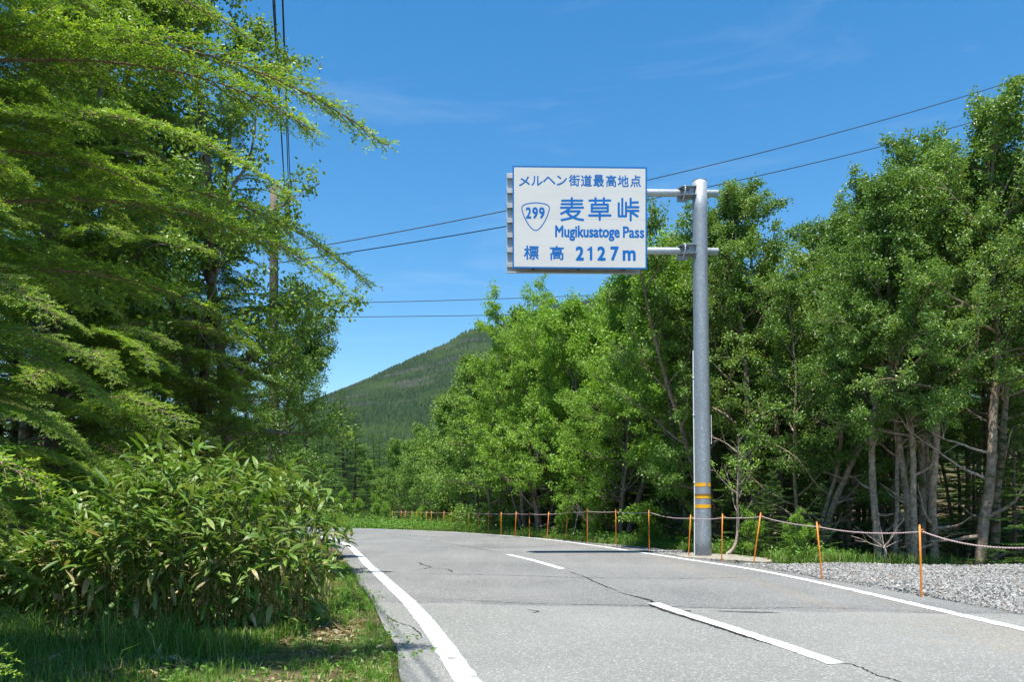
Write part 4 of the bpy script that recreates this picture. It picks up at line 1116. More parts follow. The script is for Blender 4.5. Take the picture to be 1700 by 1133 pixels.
rz_ = np.random.RandomState(77)
G1 = 'trees along the front of the right-hand forest'
front = [
    ('birch_tree', 'birch_c', 9.95, 17.1, 0.955, 0.4, 'tall birch with thick brown trunk beyond the gravel', 0),
    ('birch_tree', 'birch_a', 8.95, 17.6, 0.80, 2.0, 'birch with straight pale trunk behind the nearest orange post', 0),
    ('birch_tree', 'birch_a', 9.75, 18.8, 0.86, 1.6, 'leaning birch between the thick trunk and the straight pale trunk', 0.10),
    ('birch_tree', 'birch_b', 8.15, 17.2, 0.80, 1.2, 'twin stemmed birch at the back edge of the gravel', 0),
    ('birch_tree', 'birch_a', 11.5, 17.6, 1.0, 5.0, 'tall birch at the right edge of the picture', 0),
    ('birch_tree', 'birch_d', 7.2, 19.6, 0.88, 0.3, 'multi stemmed birch behind the leaning orange post', 0),
    ('birch_tree', 'birch_b', 6.9, 21.6, 0.97, 2.6, 'birch filling the gap just right of the sign pole', 0),
    ('birch_tree', 'birch_a', 8.3, 21.2, 0.92, 4.4, 'slender birch behind the multi stemmed birch', 0),
    ('birch_tree', 'birch_d', 6.25, 23.2, 1.0, 4.2, 'birch rising directly behind the sign pole', 0),
    ('broadleaf_tree', 'roundtree', 5.6, 25.2, 0.94, 2.6, 'leafy tree just left of the sign pole', 0),
    ('broadleaf_tree', 'spreading', 3.9, 28.8, 0.88, 0.9, 'spreading bright green tree below the sign', 0),
    ('broadleaf_tree', 'spreading', 1.4, 34.5, 0.98, 3.3, 'forked bright green tree left below the sign', 0),
    ('broadleaf_tree', 'roundtree', 6.6, 29.5, 1.2, 2.4, 'taller leafy tree behind the spreading tree', 0),
    ('broadleaf_tree', 'far_a', -0.8, 40.5, 0.84, 0.5, 'bright roadside tree left of the forked tree', 0),
    ('broadleaf_tree', 'far_b', -2.0, 45.5, 0.95, 1.5, 'roadside tree standing over the distant posts', 0),
    ('broadleaf_tree', 'far_a', -3.6, 51.0, 0.95, 2.5, 'tree in the roadside row beyond the distant posts', 0),
    ('broadleaf_tree', 'far_b', -5.2, 57.5, 0.92, 3.5, 'smaller looking tree farther along the roadside row', 0),
    ('broadleaf_tree', 'far_a', -7.6, 65.0, 0.85, 4.5, 'distant tree near the end of the roadside row', 0),
    ('broadleaf_tree', 'far_b', -10.2, 73.0, 0.80, 5.5, 'last full tree of the roadside row before the mountain', 0),
    ('broadleaf_tree', 'far_a', -13.6, 82.0, 0.66, 0.2, 'low tree at the far left end of the roadside row', 0),
    ('broadleaf_tree', 'roundtree', 3.4, 33.5, 1.2, 4.4, 'rounded tree between the spreading tree and the forked tree', 0),
    ('broadleaf_tree', 'spreading', 0.75, 37.6, 0.93, 5.6, 'broad bright crown left of and behind the forked tree', 0),
    ('birch_tree', 'birch_b', 6.0, 31.5, 1.12, 5.2, 'tall birch showing under the lower sign arm', 0),
    ('broadleaf_tree', 'far_b', 2.0, 43.0, 1.2, 0.9, 'tall crown rising behind the forked tree', 0),
    ('broadleaf_tree', 'far_a', -2.0, 50.0, 1.1, 4.1, 'bushy crown over the middle of the roadside row', 0),
    ('birch_tree', 'birch_b', 7.75, 22.9, 1.02, 3.4, 'birch whose top shows second right of the sign pole', 0),
    ('birch_tree', 'birch_d', 7.0, 25.2, 1.10, 5.9, 'bushy birch behind the one right of the sign pole', 0),
    ('broadleaf_tree', 'spreading', 3.7, 35.6, 1.04, 1.7, 'bright crown showing just under the sign bottom edge', 0),
    ('broadleaf_tree', 'roundtree', 4.6, 32.8, 1.25, 0.2, 'rounded crown just left of the lower sign arm', 0),
    ('birch_tree', 'birch_a', 8.55, 16.95, 0.70, 0.3, 'slim birch just left of the straight pale trunk', 0),
    ('birch_tree', 'birch_c', 9.35, 17.45, 0.80, 4.6, 'slim birch just left of the thick brown trunk', 0),
    ('birch_tree', 'birch_a', 10.35, 17.3, 0.86, 5.5, 'slim pale birch close beside the thick brown trunk', 0.04),
    ('birch_tree', 'birch_b', 8.4, 24.0, 0.98, 0.7, 'birch top showing halfway between sign pole and tall birch', 0),
    ('birch_tree', 'birch_d', 9.6, 22.6, 1.05, 1.9, 'bushy birch top left of the tallest birches', 0),
    ('birch_tree', 'birch_c', 10.9, 20.4, 1.02, 3.9, 'second tallest birch, behind the tall one at the right', 0),
]
for nm, key, x, y, sc, rz, lb, ti in front: tree(nm, key, x, y, sc, rz, lb, 'tree', G1, ti)
placed = [(t[2], t[3]) for t in front]
def free(x, y, d): return all((x - a) ** 2 + (y - b) ** 2 > d * d for a, b in placed)
# deeper rows
cnt = 0
for _ in range(4000):
    y = rz_.uniform(16.5, 62); xf = np.interp(y, FOREST_EDGE_Y, FOREST_EDGE_X)
    x = xf + rz_.uniform(1.2, 14) if y < 40 else xf + rz_.uniform(1.2, 7)
    if x / y > 0.74 or not free(x, y, 1.75): continue
    placed.append((x, y)); cnt += 1
    key = ('birch_a', 'birch_b', 'birch_c', 'birch_d')[rz_.randint(4)] if y < 34 else ('far_a', 'far_b')[rz_.randint(2)]
    tree('birch_tree' if y < 34 else 'broadleaf_tree', key, x, y, rz_.uniform(0.82, 1.0) * (1.0 if y < 34 else 1.0), rz_.uniform(0, 6.28),
         'one of the birches crowded in the shade behind the front trees' if y < 34 else 'one of the trees behind the distant roadside row', 'tree', 'trees deeper in the right-hand forest')
    if cnt >= 62: break
# firs under the birches
fpos = [('fir_a', 6.1, 18.6, 0.42, 'small fir right of the bare branched sapling'), ('fir_a', 7.0, 18.0, 0.36, 'low fir at the gravel edge behind the leaning post'), ('fir_b', 9.2, 19.9, 0.8, 'dark fir between the birch trunks right of the gravel'),
        ('fir_b', 11.2, 18.8, 0.95, 'dark fir behind the tall birch at the right edge'), ('fir_a', 10.7, 16.9, 0.75, 'fir with fresh tips at the right edge beyond the gravel'), ('fir_b', 7.8, 20.4, 0.75, 'dark fir behind the multi stemmed birch'),
        ('fir_a', 6.2, 21.2, 0.8, 'fir behind the foot of the sign pole'), ('fir_b', 5.2, 26.2, 0.85, 'dark fir left of the sign pole under the leafy tree'), ('fir_b', 4.4, 30.5, 0.95, 'dark fir beneath the spreading tree'),
        ('fir_a', 5.9, 23.0, 0.85, 'fir left of the sign pole behind the rope'), ('fir_a', 2.9, 32.2, 0.8, 'fir under the forked tree')]
for key, x, y, sc, lb in fpos:
    tree('fir_tree', key, x, y, sc, rz_.uniform(0, 6.28), lb, 'tree', 'firs under the right-hand birches'); placed.append((x, y))
cnt = 0
for _ in range(4000):
    y = rz_.uniform(18, 56); xf = np.interp(y, FOREST_EDGE_Y, FOREST_EDGE_X); x = xf + rz_.uniform(1.0, 15)
    if x / y > 0.74 or not free(x, y, 1.0): continue
    placed.append((x, y)); cnt += 1
    tree('fir_tree', ('fir_a', 'fir_b')[rz_.randint(2)], x, y, rz_.uniform(0.6, 1.15), rz_.uniform(0, 6.28), 'one of the dark firs deep between the birch trunks', 'tree', 'firs deep in the right-hand forest')
    if cnt >= 84: break
# low shrubs at the forest front
sh_pos = [(5.75, 18.9, 0.42, 'low leafy shrub right behind the sign pole'), (6.3, 17.5, 0.4, 'low shrub at the corner of the gravel'), (5.2, 22.6, 0.45, 'leafy shrub behind the post right of the sign shadow'),
          (4.6, 25.4, 0.42, 'green shrub among the posts left of the sign pole'), (3.1, 30.2, 0.5, 'shrub at the foot of the spreading tree'), (2.0, 32.4, 0.5, 'shrub behind the leaning post'),
          (-0.2, 38.4, 0.4, 'pale green shrub by the small distant posts'), (-3.4, 44.5, 0.38, 'rounded shrub where the far posts begin'), (-5.8, 48.5, 0.45, 'shrub at the outside of the road bend'),
          (-8.6, 52.0, 0.75, 'bush beyond the road bend'), (-11.5, 56, 0.9, 'broad bush behind the road bend'), (-14.8, 58, 0.9, 'bush at the far left end of the road'), (-18.0, 60, 1.0, 'bush partly hidden behind the bamboo grass')]
for x, y, sc, lb in sh_pos: tree('shrub', 'sapling', x, y, sc, rz_.uniform(0, 6.28), lb, 'shrub', 'shrubs along the verge')
for x, y, sc, lb in [(6.15, 19.4, 0.75, 'young fir with bright tips behind the bare sapling'), (6.7, 18.4, 0.55, 'knee high young fir at the gravel corner'), (11.0, 16.4, 0.5, 'young fir at the right back edge of the gravel'), (9.9, 16.5, 0.3, 'tiny fir under the tall birch'), (4.9, 24.0, 0.6, 'young fir behind the rope left of the sign pole')]:
    tree('young_fir', 'fir_young', x, y, sc, rz_.uniform(0, 6.28), lb, 'fir sapling', 'young firs along the forest front')

# bare branched sapling right of the pole
def bare_tree(seed, H, r0, nb, tuft, curve=0.25):
    rs = np.random.RandomState(seed); w = MB(); lv = MB()
    T = np.array([(-curve * 0.9, 0, -0.2), (-curve, 0, 0.05), (-curve * 0.35, 0, 0.22), (0, 0, 0.55), (0.01, 0, 1.1), (0.0, 0, 1.6), (0.03, 0, 2.2), (0.02, 0.02, H)])
    T = spline(T, 24); add_tube(w, T, np.linspace(r0, 0.012, 24), 8, cap=False); C = []; D = []
    for i in range(nb):
        t = 0.5 + 0.5 * (i + 0.5) / nb; p, td = along(T, t); az = i * 2.4 + rs.uniform(-0.4, 0.4)
        d = np.array([math.cos(az) * 0.85, math.sin(az) * 0.6, rs.uniform(0.55, 1.0)])
        B = path(rs, p, d, rs.uniform(0.8, 1.5), 8, 0.11, 0.05); add_tube(w, B, np.linspace(0.016, 0.004, 9), 5, cap=False)
        for k in range(4):
            q, td2 = along(B, rs.uniform(0.3, 0.95)); S = path(rs, q, side_dir(rs, td2, 0.7), rs.uniform(0.25, 0.6), 5, 0.15, 0.05)
            add_tube(w, S, np.linspace(0.007, 0.0025, 6), 3, cap=False)
            if rs.rand() < tuft: C.append(S[-1]); D.append(td2); C.append(S[-2]); D.append(td2)
    if C: leaf_cloud(rs, lv, np.array(C), np.array(D), 14, (0.08, 0.08, 0.06), 0.075, 0.6)
    return w, lv
w_, l_ = bare_tree(401, 2.9, 0.06, 11, 0.4)
e = empty('bare_sapling', (5.55, 19.6, float(gh(5.55, 19.6)))); tag(e, 'thin sapling with bare pale branches just right of the sign pole', 'sapling')
w_.build('trunk', M['pale_wood'], e, True); l_.build('crown', M['bright_leaf'], e)
# dead brush left of the pole
def dead_brush(x, y, seed, lb, hgt=1.0):
    rs = np.random.RandomState(seed); e = empty('dead_branch', (x, y, float(gh(x, y)))); tag(e, lb, 'dead branch', 'dead branches along the forest front')
    w = MB(); base = np.array([0, 0, 0.6 * hgt])
    add_tube(w, [(0.05, 0, -0.1), (0.02, 0, 0.3), base], [0.035, 0.03, 0.022], 6); w.build('stem', M['pale_wood'], e, True)
    for i in range(9):
        w = MB(); d = np.array([rs.uniform(-1, 0.55), rs.uniform(-0.3, 0.3), rs.uniform(0.25, 0.8)])
        B = path(rs, base - [0, 0, 0.1 * rs.rand()], d, hgt * rs.uniform(0.6, 1.15), 7, 0.07, 0.0); add_tube(w, B, np.linspace(0.012, 0.003, 8), 4, cap=False)
        for k in range(3):
            q, t2 = along(B, rs.uniform(0.3, 0.9)); add_tube(w, path(rs, q, side_dir(rs, t2, 0.6), 0.25, 3, 0.1, 0), np.linspace(0.005, 0.002, 4), 3, cap=False)
        w.build('twig', M['pale_wood'], e)
dead_brush(2.75, 28.9, 411, 'bare pale dead branches behind the third post left of the pole', 1.25)
dead_brush(7.9, 16.9, 412, 'broken dead twigs at the back edge of the gravel', 0.7)
for x, y, z0, az, el, L, lb in ((10.2, 17.0, 1.75, 2.95, 0.36, 2.5, 'dead limb slanting left off the tall birch'), (10.15, 16.95, 2.35, 3.1, 0.05, 1.5, 'short crooked dead limb above the slanting one'), (2.3, 31.0, -0.1, 0.9, 0.9, 2.6, 'dead grey pole leaning behind the rope posts')):
    rs = np.random.RandomState(int(L * 100)); w = MB()
    B = path(rs, (x, y, z0), (math.cos(az) * math.cos(el), math.sin(az) * math.cos(el), math.sin(el)), L, 14, 0.10, 0.01); add_tube(w, B, np.linspace(0.03, 0.006, 15), 6, cap=True)
    for k in range(6):
        q, t2 = along(B, rs.uniform(0.25, 0.95)); add_tube(w, path(rs, q, side_dir(rs, t2, 0.7), 0.6, 5, 0.14, 0.02), np.linspace(0.009, 0.003, 6), 4, cap=False)
    tag(w.build('dead_limb', M['pale_wood'], None, True), lb, 'dead branch', 'dead limbs in the right-hand forest')

# ================================================================== distant trees beyond the bend
cnt = 0
for _ in range(3000):
    y = rz_.uniform(66, 210); u = rz_.uniform(-0.30, -0.10); x = u * y
    xf = np.interp(y, FOREST_EDGE_Y, FOREST_EDGE_X)
    if not free(x, y, 2.6 + y * 0.012) or (y < 75 and x > -14): continue
    placed.append((x, y)); cnt += 1
    con = rz_.rand() < (0.9 if u < -0.19 else (0.25 if y < 95 else 0.75))
    if con: tree('distant_conifer', ('fir_a', 'fir_b')[rz_.randint(2)], x, y, rz_.uniform(1.4, 2.3), rz_.uniform(0, 6.28), 'one of the dark conifers beyond the bend below the mountain', 'tree', 'distant conifers below the mountain')
    else: tree('distant_broadleaf', ('far_a', 'far_b')[rz_.randint(2)], x, y, rz_.uniform(0.55, 0.95), rz_.uniform(0, 6.28), 'one of the leafy trees beyond the bend below the mountain', 'tree', 'distant leafy trees below the mountain')
    if cnt >= 130: break

# ================================================================== left side: hemlocks, birches
proto('near_birch', broadleaf(241, 10.5, 2, 0.10, 0.25, 46, 2.4, elev=(6, 58), leaf=0.068, lw_=0.74, spread=0.075, subs=7, twigs=6, lean=0.07, per=13, up=0.3, trop=0.02), M['grey_bark'], M['near_leaf'])
proto('left_birch', broadleaf(242, 8.6, 2, 0.11, 0.12, 46, 2.3, elev=(0, 55), leaf=0.075, lw_=0.66, spread=0.08, subs=7, twigs=5, lean=0.06, per=14, up=0.35), M['grey_bark'], M['birch_leaf'])
GL = 'leafy trees left of the road'
tree('birch_tree', 'near_birch', -4.35, 13.2, 1.0, 0.6, 'birch with fine twigs spreading over the sky at upper left', 'tree', GL)
tree('birch_tree', 'near_birch', -7.6, 11.6, 1.0, 2.9, 'birch mostly hidden behind the hemlocks', 'tree', GL)
tree('birch_tree', 'left_birch', -5.6, 17.3, 0.70, 1.8, 'rounded birch before the utility pole', 'tree', GL)
tree('birch_tree', 'left_birch', -7.9, 21.8, 0.92, 4.0, 'birch just behind the utility pole', 'tree', GL)
tree('birch_tree', 'left_birch', -8.9, 27.0, 0.6, 5.3, 'small bright tree right below the utility pole', 'tree', GL)
tree('birch_tree', 'left_birch', -11.4, 34.0, 0.55, 0.3, 'farthest tree of the left roadside row', 'tree', GL)
tree('birch_tree', 'left_birch', -10.5, 18.5, 1.05, 2.2, 'birch deep in the shade behind the left hemlocks', 'tree', GL)
hz_a = [(-3.95, 5.0, 4.06, R(13), R(0), R(6), 1.04, 0),      # the long branch against the sky
        (-3.95, 5.0, 3.93, R(12), R(0), R(-8), 0.88, 1), (-3.95, 5.1, 3.2, R(18), R(-1), R(10), 1.0, 2), (-3.95, 5.0, 3.0, R(12), R(-1), R(0), 0.94, 1),
        (-3.95, 4.9, 3.45, R(6), R(0), R(14), 0.84, 0), (-3.95, 5.1, 4.45, R(16), R(6), R(4), 0.72, 2), (-3.95, 5.0, 2.6, R(9), R(-2), R(-12), 0.74, 0),
        (-3.95, 5.4, 2.3, R(30), R(-4), R(10), 0.42, 1), (-3.95, 5.3, 1.9, R(20), R(-4), R(-8), 0.40, 2), (-3.95, 5.2, 1.5, R(14), R(-2), R(12), 0.38, 0), (-3.95, 5.1, 1.1, R(8), R(0), R(-6), 0.36, 1),
        (-3.95, 5.0, 0.75, R(0), R(2), R(0), 0.34, 2), (-3.95, 5.5, 1.3, R(35), R(-2), R(0), 0.4, 0), (-3.95, 5.0, 0.45, R(-6), R(4), R(0), 0.34, 1)]
hemlock(-4.1, 5.0, 4.9, 501, 54, 0.8, 'near hemlock whose long branch arches across the sky', 0.9, R(5), R(60), hz_a, 0.14, ([0.8, 2, 3, 4.2, 5, 6.5], [0.45, 0.55, 0.62, 0.6, 0.4, 0.2]))
hemlock(-6.1, 10.6, 9.2, 502, 130, 0.8, 'dark hemlock behind the bamboo grass', 1.0, R(-20), R(100))
hemlock(-4.9, 12.2, 7.6, 503, 100, 0.8, 'smaller hemlock between the bamboo grass and the utility pole', 0.64, R(-50), R(150), r0=0.11)
hz_d = [(-4.75, 3.35, 1.4, R(2), R(2), R(0), 0.94, 1), (-4.75, 3.3, 0.75, R(2), R(0), R(0), 0.88, 2)]
hemlock(-4.75, 3.5, 9.0, 504, 46, 1.5, 'hemlock at the left edge with a branch tip reaching into the picture', 0.78, R(30), R(80), hz_d, 0.16, ([1.5, 4, 6.5, 9], [0.8, 0.85, 0.75, 0.4]))
hemlock(-8.4, 7.6, 9.6, 505, 50, 0.8, 'hemlock at the far left behind the near one', 1.0, R(0), R(100))
hemlock(-6.3, 8.5, 6.5, 507, 56, 0.7, 'mid height hemlock filling the gap left of the bamboo grass', 0.8, R(0), R(100))
hemlock(-8.2, 12.6, 9.6, 506, 50, 0.8, 'tall hemlock deep in the left shade', 1.0, R(-50), R(110))
for x, y, sc, key, lb in ((-6.4, 13.6, 0.9, 'fir_b', 'dark fir in the shade above the bamboo grass'), (-8.4, 15.0, 1.1, 'fir_a', 'dark fir behind the hemlocks'), (-4.9, 14.8, 0.7, 'fir_a', 'fir under the rounded birch'),
                          (-7.2, 16.2, 0.9, 'fir_b', 'fir left of the utility pole'), (-6.6, 20.8, 0.6, 'fir_a', 'low fir at the foot of the utility pole'), (-9.6, 10.8, 1.2, 'fir_b', 'large dark fir at the left edge'),
                          (-8.8, 23.5, 0.7, 'fir_a', 'fir behind the utility pole'), (-12.5, 14.0, 1.3, 'fir_b', 'fir farthest left in the shade'), (-7.6, 18.6, 1.0, 'fir_a', 'fir seen through the gap left of the rounded birch'), (-9.8, 17.0, 1.2, 'fir_b', 'fir behind the second row of the left woods'), (-10.9, 21.0, 1.3, 'fir_a', 'fir at the back of the left woods'), (-6.9, 11.8, 0.75, 'fir_a', 'low fir directly behind the bamboo grass'), (-5.6, 13.4, 0.6, 'fir_a', 'low fir behind the middle of the bamboo grass'), (-8.1, 13.1, 1.2, 'fir_b', 'fir at the left edge above the bamboo grass'), (-10.2, 16.2, 1.2, 'fir_a', 'fir behind the one at the left edge'), (-11.6, 18.8, 1.2, 'fir_b', 'hindmost fir at the left edge')):
    tree('fir_tree', key, x, y, sc, x * 3, lb, 'tree', 'firs in the left-hand forest')

# ================================================================== bamboo grass thicket
def sasa_leaf(seed):
    rs = np.random.RandomState(seed); n_ = 6
    u = np.linspace(0, 1, n_); L = 1.0
    bend = rs.uniform(0.2, 1.5)
    ang = -bend * u ** 1.3; dx = np.concatenate([[0], np.cumsum(np.cos(ang[:-1]) / (n_ - 1))]); dz = np.concatenate([[0], np.cumsum(np.sin(ang[:-1]) / (n_ - 1))])
    w = 0.115 * np.sin(np.pi * np.clip(u * 0.93 + 0.06, 0, 1)) ** 0.75 * (1 - 0.25 * u); w[-1] = 0.001; w[0] = 0.012
    tw = rs.uniform(-0.5, 0.5) * u; fo = rs.uniform(0.05, 0.35)
    ce = np.stack([dx, 0 * u, dz], 1)
    sd_ = np.stack([0 * u, np.cos(tw), np.sin(tw)], 1); upv = np.stack([0 * u, -np.sin(tw), np.cos(tw)], 1)
    cols = [(-1, 1.0), (-0.55, 0.45), (0, 0.0), (0.55, 0.45), (1, 1.0)]
    V = np.stack([ce + sd_ * (w * c)[:, None] + upv * (w * abs(c) * fo)[:, None] for c, e in cols], 1).reshape(-1, 3)
    E = np.tile(np.array([e for c, e in cols]), n_); E = np.maximum(E, np.repeat(smooth01((u - 0.8) / 0.2), 5))
    i = (np.arange(n_ - 1)[:, None] * 5 + np.arange(4)[None]).ravel()
    return V, np.stack([i, i + 5, i + 6, i + 1], 1), E
SL = [sasa_leaf(s) for s in range(600, 610)]
SLm = []
for V, F, E in SL:
    mb = MB(); mb.add(V, F, 0, E); SLm.append(mb.mesh('leaf', M['sasa'], True, 'edge'))
thicket = empty('bamboo_grass_thicket', (-3.4, 9.0, 0.0)); tag(thicket, 'dense thicket of broad leaved bamboo grass on the left verge', 'bamboo grass')
rs = np.random.RandomState(61)
front_x = np.array([-6.2, -5.2, -4.4, -3.4, -2.7, -2.15, -1.95, -1.85]); front_y = np.array([8.2, 7.6, 7.2, 6.9, 6.95, 7.35, 8.2, 9.5])
culm_mb = MB(); LV = []
for c in range(900):
    x = rs.uniform(-5.0, -1.9); yf = np.interp(x, front_x, front_y); dep = rs.rand() ** 1.6 * 3.6; y = yf + dep
    if y > 8.2 and x > np.interp(y, [8, 9.5, 11, 13, 16], [-2.1, -2.1, -2.45, -3.0, -3.9]): continue
    if dep > 2.2 and rs.rand() < 0.5: continue
    edge = min(1.0, dep / 0.7, (np.interp(y, [8, 9.5, 11, 13, 16], [-1.95, -2.0, -2.35, -2.9, -3.8]) - x) / 0.55 + 0.15)
    hmax = np.interp(x, [-5.4, -4.9, -4.3, -3.5, -2.7, -2.2, -1.9], [0.55, 0.85, 1.3, 1.72, 1.64, 1.42, 1.2])
    h = hmax * (0.55 + 0.45 * max(0, edge)) * rs.uniform(0.8, 1.12)
    out_ = norm(np.array([0.35 * (x > -2.9) + rs.normal(0, 0.35), -0.6 * (dep < 0.9) + rs.normal(0, 0.35), 0.0]))
    ln = rs.uniform(0.08, 0.34)
    t = np.linspace(0, 1, 5); z0 = float(gh(x, y)); P = np.stack([x + out_[0] * ln * t ** 2, y + out_[1] * ln * t ** 2, z0 + h * t * (1 - 0.06 * t)], 1)
    add_tube(culm_mb, P, np.linspace(0.0045, 0.002, 5), 4, cap=False)
    nl = rs.randint(9, 15) if dep < 0.8 else rs.randint(6, 10)
    for k in range(nl):
        if k < 5: tt = 1.0 - 0.05 * k * rs.rand()
        else: tt = rs.uniform(0.05, 0.9)
        p, td = along(P, min(0.999, tt)); az = math.atan2(out_[1], out_[0]) + rs.uniform(-2.3, 2.3)
        el = rs.uniform(-0.45, 1.05) if k < 5 else rs.uniform(-1.1, 0.25)
        LV.append((p, az, el, rs.uniform(0.14, 0.25) * (0.85 if k == 0 else 1.0), rs.uniform(-0.5, 0.5), rs.randint(10), y - 0.35 * p[2] + rs.uniform(0, 0.25) + 0.4 * (x < -4.6)))
culm_mb.build('culms', M['culm'], thicket)['kind'] = 'stuff'
culm_o = [o for o in thicket.children][0]; culm_o.location = (3.4, -9.0, 0)
LV.sort(key=lambda q: q[6])
rest = MB()
for j, (p, az, el, sc, roll, v, _) in enumerate(LV):
    Mx = Matrix.Rotation(az, 3, 'Z') @ Matrix.Rotation(-el, 3, 'Y') @ Matrix.Rotation(roll, 3, 'X')
    if j < 300:
        o = link('leaf', SLm[v], thicket, (p[0] + 3.4, p[1] - 9.0, p[2])); o.rotation_euler = Mx.to_euler(); o.scale = (sc,) * 3
    else:
        V, F, E = SL[v]; rest.add(V @ np.array(Mx).T * sc + p - np.array([-3.4, 9.0, 0]), F, 0, E)
rest.build('leaves', M['sasa'], thicket, True, 'edge')['kind'] = 'stuff'

# ================================================================== grass and litter
def blades(mb, X, Y, Z, h, w, rs, lean=0.5):
    n_ = len(X); az = rs.uniform(0, 2 * np.pi, n_); d = np.stack([np.cos(az), np.sin(az), 0 * az], 1)
    sd_ = np.stack([-np.sin(az + rs.normal(0, 0.6, n_)), np.cos(az), 0 * az], 1)
    b = np.stack([X, Y, Z], 1); up_ = np.array([0, 0, 1.0]); ln = rs.uniform(0.1, 1.0, n_)[:, None] * lean
    h = h[:, None]; w = w[:, None]
    m = b + up_ * h * 0.55 + d * h * ln * 0.3; t = b + up_ * h * (0.95 - 0.35 * ln) + d * h * ln * 0.9
    V = np.stack([b - sd_ * w, b + sd_ * w, m + sd_ * w * 0.8, m - sd_ * w * 0.8, t], 1).reshape(-1, 3)
    i = (np.arange(n_) * 5)[:, None]
    k0 = mb.n
    mb.add(V, i + np.array([[0, 1, 2, 3]])); mb.F.append((i + np.array([[3, 2, 4]]) + k0, 0))
rs = np.random.RandomState(71)
# short worn turf between road and thicket
nb = 60000
Y_ = 4.2 + 16 * rs.rand(nb) ** 2.0; e_ = np.interp(Y_, LEFT_EDGE[:, 1], LEFT_EDGE[:, 0])
X_ = e_ + 0.06 - 4.2 * rs.rand(nb) ** 1.35 * np.interp(Y_, [4, 8, 9, 20], [1, 1, 0.35, 0.2])
dens = vnoise(X_ * 1.7, Y_ * 1.7) * 0.6 + vnoise(X_ * 6, Y_ * 6) * 0.4
dens = dens - 0.16 * smooth01(1.4 - np.hypot((X_ + 2.1) / 1.1, (Y_ - 5.9) / 0.9))
k_ = dens > rs.uniform(0.2, 0.62, nb); X_, Y_ = X_[k_], Y_[k_]
mb = MB(); blades(mb, X_, Y_, gh(X_, Y_) - 0.005, rs.uniform(0.025, 0.075, len(X_)), rs.uniform(0.0018, 0.0035, len(X_)), rs, 0.9)
tag(mb.build('short_grass', M['short_grass']), 'short patchy grass along the left road edge', 'grass', kind='stuff')
# longer lush grass at the thicket's foot and under the trees
nb = 15000
Xc = rs.uniform(-5.6, -1.9, nb); yf = np.interp(Xc, front_x, front_y); Y_ = yf - 0.55 + rs.normal(0, 0.28, nb) - 0.9 * (Xc < -3.4) * rs.rand(nb); X_ = Xc
k_ = vnoise(X_ * 2.2, Y_ * 2.2) > rs.uniform(0.25, 0.85, nb); X_, Y_ = X_[k_], Y_[k_]
mb = MB(); blades(mb, X_, Y_, gh(X_, Y_) - 0.01, rs.uniform(0.08, 0.36, len(X_)) * (0.35 + 1.1 * vnoise(X_ * 3.1 + 5, Y_ * 3.1)), rs.uniform(0.0022, 0.0042, len(X_)), rs, 0.9)
nb = 9000; X_ = rs.uniform(-4.2, -2.3, nb); Y_ = rs.uniform(4.2, 7.0, nb); k_ = (X_ < -2.6 + 0.3 * rs.normal(0, 1, nb)) ; X_, Y_ = X_[k_], Y_[k_]
blades(mb, X_, Y_, gh(X_, Y_) - 0.01, rs.uniform(0.06, 0.2, len(X_)), rs.uniform(0.002, 0.0035, len(X_)), rs, 0.9)
tag(mb.build('long_grass', M['grass']), 'long lush grass at the foot of the bamboo grass', 'grass', kind='stuff')
# right verge
nb = 52000
Y_ = 16.4 + 36 * rs.rand(nb) ** 1.3; e_ = np.interp(Y_, RIGHT_EDGE[:, 1], RIGHT_EDGE[:, 0]); xf = np.interp(Y_, FOREST_EDGE_Y, FOREST_EDGE_X)
st_ = np.interp(Y_, [16, 17.2, 20, 23.5, 27, 60], [0.6, 1.0, 1.0, 1.2, 0.25, 0.1])
X_ = e_ + st_ + rs.rand(nb) * np.maximum(0.3, xf + 0.8 - e_ - st_)
inside = (X_ > 4.0) & (X_ < 5.8) & (Y_ > 17.0) & (Y_ < 19.9) & (X_ < 5.75 - 0.0 * Y_)
k_ = (vnoise(X_ * 1.3, Y_ * 1.3) > rs.uniform(0.1, 0.75, nb)) & ~inside; X_, Y_ = X_[k_], Y_[k_]
mb = MB(); blades(mb, X_, Y_, gh(X_, Y_) - 0.01, rs.uniform(0.1, 0.42, len(X_)) * np.interp(Y_, [16, 30, 50], [1, 0.75, 0.6]), rs.uniform(0.004, 0.008, len(X_)), rs, 0.8)
tag(mb.build('verge_grass', M['grass']), 'green grass and weeds between the rope posts and the forest', 'grass', kind='stuff')
# leafy weeds on the right verge, and round the far bend
mb = MB(); nb = 5200
Y_ = 17.2 + 40 * rs.rand(nb) ** 1.25; e_ = np.interp(Y_, RIGHT_EDGE[:, 1], RIGHT_EDGE[:, 0]); xf = np.interp(Y_, FOREST_EDGE_Y, FOREST_EDGE_X)
X_ = e_ + np.interp(Y_, [16, 20, 24, 28, 60], [1.3, 1.2, 1.4, 0.5, 0.3]) + rs.rand(nb) * np.maximum(0.4, xf + 1.0 - e_ - 0.8)
hh = rs.uniform(0.05, 0.42, nb) * np.interp(Y_, [17, 30, 45], [0.8, 0.8, 0.7]); C = np.stack([X_, Y_, gh(X_, Y_) + hh], 1)
k_ = vnoise(X_ * 1.1 + 9, Y_ * 1.1) > rs.uniform(0.2, 0.7, nb); C = C[k_]
leaf_cloud(rs, mb, C, norm(rs.normal(0, 1, C.shape)), 9, (0.11, 0.11, 0.07), 0.085, 0.5, 0.8)
nb = 2600; Y_ = rs.uniform(43, 60, nb); X_ = np.interp(Y_, RIGHT_EDGE[:, 1], RIGHT_EDGE[:, 0]) + 0.4 + rs.rand(nb) ** 1.3 * 8
